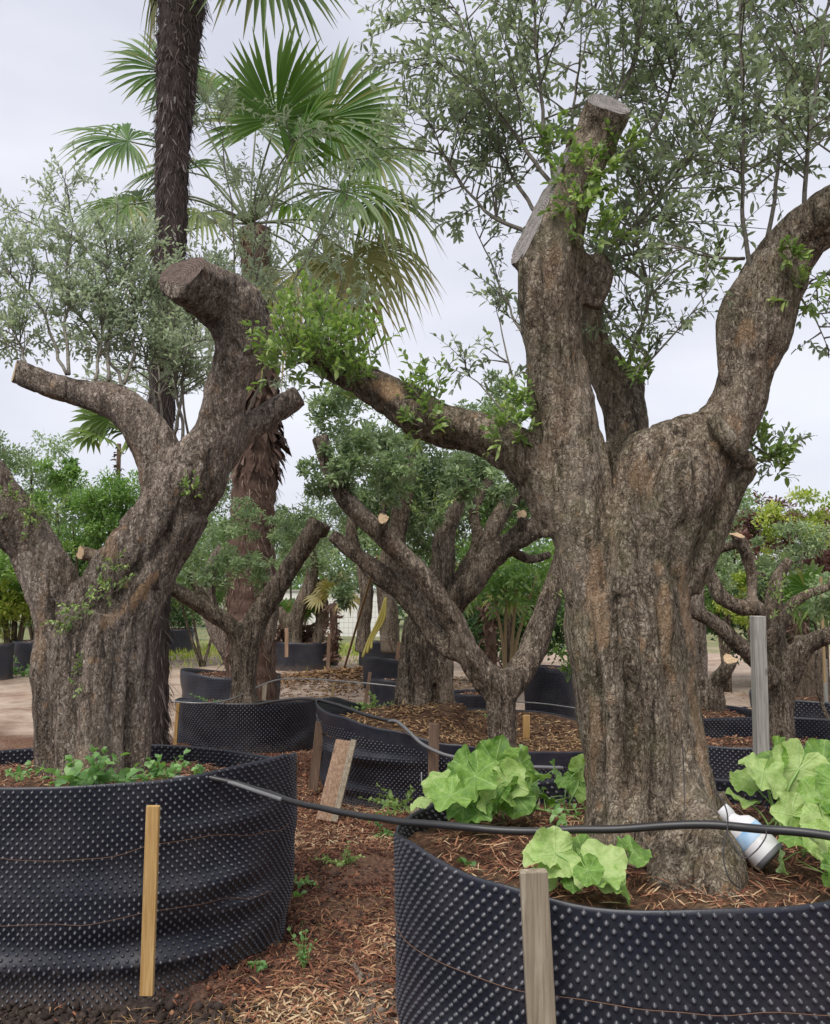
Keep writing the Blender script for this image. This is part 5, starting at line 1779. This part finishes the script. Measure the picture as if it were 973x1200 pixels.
# ------------------------------------------------------------------ hoses and wires
def line(name, label, pts, rpx, mat, cat='hose', n=10, kink=0.0, group=None, sides=8):
    A = np.array([list(at(p[0], p[1], p[2])) for p in pts])
    S = spline(A, n)
    if kink:
        S = S + (np.stack([noise(S * 7 + 3, 1), noise(S * 7 + 9, 2), noise(S * 7 + 15, 3)], -1) - .5) * kink
    mb = MB()
    V, Fs = tube(S, rpx * mpp(np.mean([p[2] for p in pts])), sides)
    mb.add(V, Fs)
    o = mb.build(name, mat)
    return tag(o, label, cat, group)


line('irrigation_hose', 'thick black irrigation hose stretched from the left container across the right trunk', [(235, 909, 3.62), (290, 922, 3.55), (345, 940, 3.3), (400, 952, 3.0), (460, 961, 2.72), (540, 970, 2.56), (620, 974, 2.5), (700, 971, 2.44), (780, 967, 2.38), (850, 966, 2.32), (910, 972, 2.25), (973, 981, 2.2), (1040, 990, 2.15)], 4.2, HOSE, kink=.012)
line('irrigation_hose', 'thinner grey hose end lying on the rim of the left foreground container', [(205, 911, 3.66), (228, 912, 3.64), (262, 915, 3.6), (300, 927, 3.5), (330, 937, 3.36)], 2.4, HOSE_G)
line('irrigation_hose', 'thin black hose sagging from the small olive container over the middle container rim', [(300, 826, 7.95), (330, 821, 7.7), (362, 819, 7.3), (395, 826, 6.85), (430, 838, 6.5), (462, 846, 6.25)], 2.0, HOSE)
line('irrigation_hose', 'pale grey hose curving down over the rim of the middle container', [(455, 845, 6.3), (466, 846, 6.2), (480, 858, 6.05), (495, 872, 5.95), (520, 884, 5.85), (550, 890, 5.8), (590, 897, 5.8), (660, 900, 5.85)], 2.0, HOSE_G)
line('tie_wire', 'thin pale line running low across the yard behind the small olive', [(180, 821, 8.0), (260, 822, 8.1), (330, 796, 9.5), (420, 800, 10), (480, 806, 9.8)], .8, STEEL, 'wire')
line('tie_wire', 'thin wire round the tall round tub', [(600, 822, 9.6), (640, 825, 9.55), (690, 832, 9.7)], .8, STEEL, 'wire')
line('tie_wire', 'thin grey wire across the back of the right middle container', [(930, 870, 7.0), (973, 879, 6.9), (1010, 885, 6.8)], .8, STEEL, 'wire')


def hoop(label, surf, zt, z, a0, a1, r=.0012, base=-.03, wob=.012, seed=1):
    a = np.radians(np.linspace(a0, a1, 140))
    zz = z + (fbm(np.stack([a * 2, a * 0, a * 0 + seed], -1), seed) - .5) * wob * 2
    v = (zz - base) / (zt(a) - base)
    S = surf(a, v, .0115)
    mb = MB()
    V, Fs = tube(S, r, 5)
    mb.add(V, Fs)
    return tag(mb.build('tie_wire', RUST), label, 'wire')


hoop('rusty upper tie wire round the left foreground container', surfL, ztL, .565, 180, 350, seed=4, wob=.05)
hoop('rusty lower tie wire round the left foreground container', surfL, ztL, .30, 180, 340, seed=5, wob=.05)
hoop('rusty upper tie wire round the right foreground container', surfR, ztR, .60, 185, 355, seed=6, wob=.03)
hoop('rusty lower tie wire round the right foreground container', surfR, ztR, .34, 185, 300, seed=7, wob=.06)
line('tie_wire', 'loose dark wire hanging from the hose down the right root', [(838, 925, 2.36), (850, 945, 2.3), (852, 968, 2.28), (848, 1000, 2.26), (856, 1028, 2.24), (868, 1040, 2.24)], .9, WIRE, 'wire', kink=.01)
line('tie_wire', 'dark wire loop on the hose at the bottle', [(852, 975, 2.26), (870, 1004, 2.2), (885, 998, 2.2), (897, 982, 2.22), (898, 972, 2.24)], .8, WIRE, 'wire')
line('tie_wire', 'dark vertical wire holding the hose on the large trunk', [(800, 872, 2.46), (802, 920, 2.44), (802, 968, 2.37)], .7, WIRE, 'wire')
line('tie_wire', 'dark wire hanging under the hose at the left of the large trunk', [(744, 962, 2.42), (744, 985, 2.42), (736, 1015, 2.42), (742, 1030, 2.42)], .8, WIRE, 'wire', kink=.01)
line('tie_wire', 'short pale curl of wire on the middle container, left of the squash', [(494, 905, 5.8), (495, 920, 5.78), (503, 930, 5.78)], .9, STEEL, 'wire')

# ------------------------------------------------------------------ bottle
BT = thing('plastic_bottle', 'white plastic bottle with a pale blue label lying beside the root of the large trunk', 'bottle', at(872, 985, 2.47))
p0, p1 = at(850, 954, 2.52), at(892, 995, 2.46)
ax = norm(p1 - p0)
B = basis(ax, (0, 0, 1))


def lathe(prof, name, mat, parent, seg=28):
    an = np.arange(seg) * 2 * PI / seg
    V = []
    for r, h in prof:
        V.append(p0 + (np.cos(an) * r)[:, None] * B[:, 0] + (np.sin(an) * r)[:, None] * B[:, 1] + (h + 0 * an)[:, None] * B[:, 2])
    V = np.vstack(V)
    k = np.arange(seg)
    Fs = [np.stack([q * seg + k, q * seg + (k + 1) % seg, (q + 1) * seg + (k + 1) % seg, (q + 1) * seg + k], -1) for q in range(len(prof) - 1)]
    m = MB()
    m.add(V, Fs)
    return m.build(name, mat, parent)


RB = .050
t = NT('bottle_white')
_n = t.noise(obj_co(t), 30, 4)
BW = t.done(t.bsdf(t.mix(t.ramp(_n, [(.5, (0, 0, 0)), (.8, (.5, .5, .5))]), (.66, .65, .67), (.35, .3, .26)), .35))
t = NT('bottle_label')
_n = t.noise(t.scale(obj_co(t), (1, 1, 1)), 18, 3)
BL = t.done(t.bsdf(t.ramp(_n, [(.40, (.22, .42, .66)), (.6, (.42, .56, .72))]), .45))
lathe([(.001, -.012), (.02, -.012), (.022, -.01), (.022, .02), (.027, .03), (.045, .045), (RB, .06), (RB, .150), (RB * .985, .155)], 'body', BW, BT)
lathe([(.0245, -.016), (.0245, .012), (.022, .014)], 'cap', BW, BT)
lathe([(RB + .0008, .066), (RB + .0012, .068), (RB + .0012, .100), (RB + .0008, .102)], 'label_band', BL, BT)
lathe([(RB + .001, .146), (RB + .001, .157), (RB * .9, .162), (RB * .7, .157), (.001, .157)], 'base_ring', flat_mat('bottle_base', (.16, .16, .17), .5), BT)

# ------------------------------------------------------------------ squash plants
t = NT('squash_leaf')
uv = t.attr('lf', True)
sx = t.n('ShaderNodeSeparateXYZ')
t.l(uv, sx.inputs[0])
ang = t.math('ARCTAN2', sx.outputs[0], sx.outputs[1])
rad_ = t.n('ShaderNodeVectorMath', operation='LENGTH')
t.l(uv, rad_.inputs[0])
# five main veins at multiples of 52 degrees
fa = t.math('MULTIPLY', ang, 1 / R(52))
fr2 = t.math('ABSOLUTE', t.math('SUBTRACT', fa, t.math('ROUND', fa)))
dist_ = t.math('MULTIPLY', fr2, rad_.outputs['Value'])
vein = t.ramp(dist_, [(.0, (1, 1, 1)), (.022, (.5, .5, .5)), (.04, (0, 0, 0))])
# side veins
sv = t.math('SINE', t.math('SUBTRACT', t.math('MULTIPLY', rad_.outputs['Value'], 42), t.math('MULTIPLY', fr2, 30)))
sv = t.ramp(sv, [(.86, (0, 0, 0)), (1.0, (1, 1, 1))])
nn1 = t.noise(uv, 3.2, 4, .6)
nn2 = t.noise(uv, 14, 3, .6)
colr = t.ramp(t.math('ADD', t.math('MULTIPLY', nn1, .7), t.math('MULTIPLY', t.attr('rnd'), .45)), [(.3, (.09, .20, .035)), (.55, (.24, .40, .08)), (.8, (.48, .60, .24))])
spots = t.ramp(nn2, [(.60, (0, 0, 0)), (.68, (1, 1, 1))])
colr = t.mix(t.math('MULTIPLY', spots, .5), colr, (.42, .56, .34))
colr = t.mix(t.math('MULTIPLY', vein, .5), colr, (.44, .6, .26))
colr = t.mix(t.math('MULTIPLY', sv, .08), colr, (.36, .54, .2))
h = t.math('ADD', t.math('MULTIPLY', nn2, .5), t.math('MULTIPLY', vein, .25))
geo = t.n('ShaderNodeNewGeometry')
colr = t.mix(t.math('MULTIPLY', geo.outputs['Backfacing'], .75), colr, (.34, .48, .26))
b_ = t.bump(h, .6, .01)
p_ = t.bsdf(colr, .5, b_, .4)
tr_ = t.n('ShaderNodeBsdfTranslucent')
t.l(t.mix(1.0, colr, (1.3, 1.5, .5), 'MULTIPLY'), tr_.inputs['Color'])
ms_ = t.n('ShaderNodeMixShader', i_0=.3)
t.l(p_, ms_.inputs[1])
t.l(tr_.outputs[0], ms_.inputs[2])
SQ = t.done(ms_.outputs[0])
SQS = flat_mat('squash_stem', (.26, .42, .12), .5, ns=30)


def big_leaf(root, hub, dirn, nrm, size, g, base=None, cup=.40, ruffle=.09, rnd=None, name='leaf', w=1.0):
    D = norm(dirn)
    N = norm(nrm - D * np.dot(nrm, D))
    X = np.cross(D, N)
    na, nr = 72, 12
    a = np.linspace(-PI * .985, PI * .985, na)
    rr = np.linspace(0.02, 1, nr)
    A, Rr = np.meshgrid(a, rr, indexing='ij')
    edge = .88 + .045 * np.cos(A * 360 / 52) + .03 * np.cos(A * 4.3 + g.random() * 6) + .018 * np.cos(A * 23 + g.random() * 6)
    edge = edge * (1 - .42 * np.clip((np.abs(A) - 2.3) / .85, 0, 1) ** 2)
    px = np.sin(A) * edge * Rr
    py = np.cos(A) * edge * Rr
    ph = g.uniform(0, 6.28)
    z = cup * (Rr ** 2) * (.35 + .65 * np.cos(A + ph) ** 2) - .10 * Rr + ruffle * Rr ** 3 * np.sin(A * 5 + ph) + ruffle * .6 * Rr ** 3 * np.sin(A * 9 + ph * 2)
    z = z - .018 * np.cos(A * 360 / 52) * Rr - g.uniform(.1, .5) * np.clip(py, 0, 1) ** 2 - g.uniform(.1, .5) * px ** 2 + .30 * Rr * (noise(np.stack([px * 2.1 + ph, py * 2.1, 0 * px], -1), 4) - .5) + .14 * Rr * (noise(np.stack([px * 5 + ph, py * 5, 0 * px], -1), 6) - .5)
    size = size * .66
    V = hub + size * (px[..., None] * X * w + (py[..., None] + 0) * D + z[..., None] * N)
    i, j = np.meshgrid(np.arange(na - 1), np.arange(nr - 1), indexing='ij')
    Q = np.stack([i * nr + j, (i + 1) * nr + j, (i + 1) * nr + j + 1, i * nr + j + 1], -1).reshape(-1, 4)
    m = MB()
    m.add(V.reshape(-1, 3), [Q], lf=np.stack([px, py, 0 * px], -1).reshape(-1, 3), rnd=np.full(na * nr, g.random() if rnd is None else rnd))
    o = m.build(name, SQ, root)
    if base is not None:
        S = spline(np.array([base, (np.asarray(base) + hub) / 2 + np.array([0, 0, size * .25]) + rdir(1, g)[0] * .015, hub]), 6)
        m = MB()
        V, Fs = tube(S, np.linspace(.0055, .0038, len(S)) * min(1.3, size / .12), 6)
        m.add(V, Fs)
        m.build('leaf_stalk', SQS, root)
    return o


def squash(label, base, specs, seed, group='squash plants growing in the containers'):
    g = np.random.default_rng(seed)
    r = thing('squash_plant', label, 'plant', base, group)
    ex = []
    for (px, py, Y, s, d, n) in specs:
        ex.append((px, py, Y, s, d, n))
        if s > .08:
            ex.append((px + g.uniform(-30, 30), py + g.uniform(-6, 28), Y + g.uniform(-.06, .06), s * g.uniform(.45, .9), tuple(np.array(d) + g.normal(size=3) * .6), n))
    for (px, py, Y, s, d, n) in ex:
        hub = at(px + g.normal() * 5, py + g.normal() * 4, Y + g.normal() * .04)
        big_leaf(r, hub, np.array(d, float) + g.normal(size=3) * .2, np.array(n, float) + g.normal(size=3) * .38, s, g, base=np.asarray(base) + np.array([g.normal() * .03, g.normal() * .03, 0]))
    return r


squash('large pale green squash plant just behind the hose, left of the large trunk', at(575, 958, 2.95), [
    (545, 895, 2.95, .135, (-.6, -.25, -.35), (-.3, -.6, .8)), (582, 888, 3.05, .15, (.2, .1, .3), (0, -.8, .6)), (612, 893, 3.0, .13, (.6, -.2, -.3), (.5, -.7, .5)), (560, 905, 2.85, .14, (-.2, -.6, -.5), (0, -.6, .8)),
    (532, 930, 2.8, .125, (-.5, -.6, -.5), (-.4, -.5, .8)), (590, 915, 2.8, .13, (.1, -.5, -.7), (0, -.9, .4)), (600, 938, 2.82, .11, (.3, -.5, -.4), (.1, -.8, .6)), (552, 940, 2.76, .10, (0, -.7, -.5), (0, -.7, .7)), (620, 910, 3.08, .11, (.5, .1, -.4), (.4, -.7, .6)),
    (520, 912, 2.95, .11, (-.8, -.2, -.2), (-.3, -.6, .7)), (575, 945, 2.78, .08, (-.3, -.6, -.3), (0, -.6, .8))], 101)
squash('small squash leaves tucked against the left foot of the large trunk', at(670, 940, 3.05), [
    (672, 922, 3.02, .10, (0, -.3, -.6), (-.1, -.9, .3)), (684, 905, 3.1, .08, (.3, .1, .3), (0, -.8, .5)), (655, 915, 3.0, .05, (-.6, 0, .3), (0, -.6, .8)), (686, 925, 3.02, .06, (.5, -.3, -.2), (.2, -.7, .6))], 102)
squash('squash plant with white flecked leaves spreading over the right container rim behind the grey stake', at(668, 1030, 2.36), [
    (655, 1000, 2.32, .115, (-.75, -.3, .0), (0, -.55, .85)), (700, 1012, 2.26, .125, (.65, -.5, -.45), (.1, -.75, .65)), (680, 990, 2.42, .10, (.2, .4, .3), (0, -.7, .7)), (635, 1030, 2.28, .065, (-.5, -.6, -.2), (0, -.4, .9)),
    (745, 1000, 2.36, .085, (.5, .5, .1), (0, -.6, .8)), (655, 1030, 2.25, .05, (.1, -.9, -.2), (0, -.3, .9)), (722, 1025, 2.2, .11, (.2, -.8, -.5), (.0, -.8, .6))], 103)
squash('tall bright squash plant in front of the grey post', at(920, 975, 2.75), [
    (905, 890, 2.85, .14, (-.3, -.2, .3), (-.2, -.8, .55)), (935, 905, 2.8, .16, (.1, -.3, -.5), (0, -.85, .5)), (965, 890, 2.85, .13, (.5, .1, .2), (.2, -.7, .7)), (885, 920, 2.85, .10, (-.7, -.3, -.3), (-.3, -.7, .6)), (900, 908, 2.75, .13, (-.3, -.5, -.5), (-.1, -.8, .6)),
    (960, 930, 2.6, .13, (.3, -.5, -.3), (.2, -.7, .7)), (985, 915, 2.7, .13, (.6, -.2, -.2), (.2, -.7, .7)), (925, 888, 2.95, .11, (0, .3, .5), (0, -.8, .5))], 104)
squash('blue-green squash leaves lying low over the right edge of the right container', at(960, 1000, 2.5), [
    (930, 950, 2.42, .11, (-.4, -.5, .1), (-.2, -.6, .85)), (965, 965, 2.35, .12, (.3, -.7, -.3), (.1, -.6, .8)), (985, 950, 2.45, .12, (.6, -.2, .1), (0, -.6, .8)), (918, 1010, 2.36, .06, (-.3, -.6, -.1), (.1, -.5, .9)), (962, 1002, 2.2, .09, (.0, -.7, -.3), (-.1, -.7, .7)), (990, 1000, 2.15, .1, (.4, -.6, -.2), (0, -.6, .8))], 105)

# tomato-like weed in the left container and seedlings
WEED = leaf_mat('weed_leaf', [(0, (.06, .13, .04)), (.5, (.13, .25, .08)), (1, (.26, .4, .16))], (.25, .38, .2), .35)


def weed(label, px, py, Y, w, h, n, leafL, seed, mat=WEED, wid=.45, name='weed_plant', on=None, group=None):
    g = np.random.default_rng(seed)
    b = at(px, py, Y)
    if on == 'ground':
        b[2] = gheight(np.array([b[0]]), np.array([b[1]]))[0]
    r = thing(name, label, 'plant', b, group)
    lm_, s2 = MB(), MB()
    m = max(2, n // 5)
    D = norm(np.column_stack([g.normal(size=m) * w, g.normal(size=m) * w * .7, np.full(m, h) * g.uniform(.5, 1.1, m)]))
    Ls = np.hypot(w, h) * g.uniform(.5, 1.0, m)
    twigs(lm_, s2, np.repeat(b[None], m, 0), D, Ls, 6, leafL, leafL * wid, g, droop=.15, stem_r=.002, open_=1.0)
    lm_.build('leaves', mat, r, kind='stuff')
    s2.build('stems', SQS, r)
    return r


weed('grey-green tomato-like weed growing at the foot of the left trunk', 108, 918, 3.80, .26, .14, 90, .06, 201, wid=.5)
weed('small round-leaved weed right of the left trunk', 192, 912, 3.78, .09, .10, 40, .04, 202, wid=.7)
weed('tiny seedling with two pale leaves on the rim of the left container', 238, 912, 3.6, .05, .06, 8, .035, 203, wid=.6)
weed('low weed at the left edge on the left container soil', 12, 908, 3.7, .12, .04, 24, .035, 204)
weed('pale low weed in the soil of the right container, left of the flecked squash', 565, 1030, 2.5, .06, .03, 18, .035, 205, wid=.6)
weed('small grey-green weed in the right container near its left end', 560, 992, 2.8, .09, .03, 26, .028, 206)
weed('trailing green weed behind the hose left of the large trunk', 640, 950, 2.9, .2, .05, 50, .035, 207)
weed('light green weed at the foot of the middle container', 472, 952, 5.6, .22, .18, 50, .05, 208, mat=FRESH, wid=.5)
weed('yellow-green weeds behind the rim of the middle container left of the ribbed trunk', 440, 832, 7.6, .25, .12, 50, .05, 209, mat=FRESH)
weed('upright blue-green weed on the ground between the big containers', 356, 1130, 3.7, .03, .2, 30, .028, 210, on='ground', wid=.5)
weed('yellow-green creeping weed patch higher on the mulch', 402, 1010, 5.0, .15, .10, 60, .03, 211, mat=FRESH, on='ground')
weed('low rosette weed on the mulch near the left container edge', 350, 1030, 4.7, .12, .05, 26, .04, 212, on='ground')
weed('small two-leaved weed near the lower right of the left container', 303, 1126, 3.7, .05, .03, 10, .035, 213, on='ground', wid=.7)
weed('small pale weed beside the right edge of the left container', 333, 1050, 4.45, .06, .05, 12, .04, 214, on='ground', wid=.6)
weed('small green weed just under the hose between the containers', 448, 972, 5.6, .1, .08, 20, .04, 215, on='ground')
weed('tall leafy weed beside the tall round tub', 665, 800, 8.6, .15, .8, 50, .14, 216, mat=SHRUB, wid=.3)
weed('low green weed on the soil of the small olive container', 247, 824, 8.4, .2, .08, 40, .04, 217)
weed('green weed beside the ribbed roots, over the hidden far container', 568, 850, 7.6, .12, .12, 30, .05, 218)
weed('olive green weeds on the path beside the left nursery pots', 35, 785, 15.5, .5, .3, 60, .12, 219, on='ground')
mb = MB()
n = 9000
x = rng.uniform(-12, 0, n)
y = rng.normal(21.5, 1.6, n)
P = on_ground(x, y)
leaves(mb, P, norm(np.column_stack([rng.normal(size=n) * .5, rng.normal(size=n) * .5, np.ones(n)])), rdir(n), rng.uniform(.05, .16, n), rng.uniform(.012, .03, n), rng.random(n))
tag(mb.build('grass', YELG), 'thin grass strip along the far side of the sandy path', 'grass', kind='stuff')
for o in list(bpy.data.objects):
    if o.type == 'MESH' and o.data.users == 0:
        pass
tris = sum(sum(len(p.vertices) - 2 for p in []) for o in [])
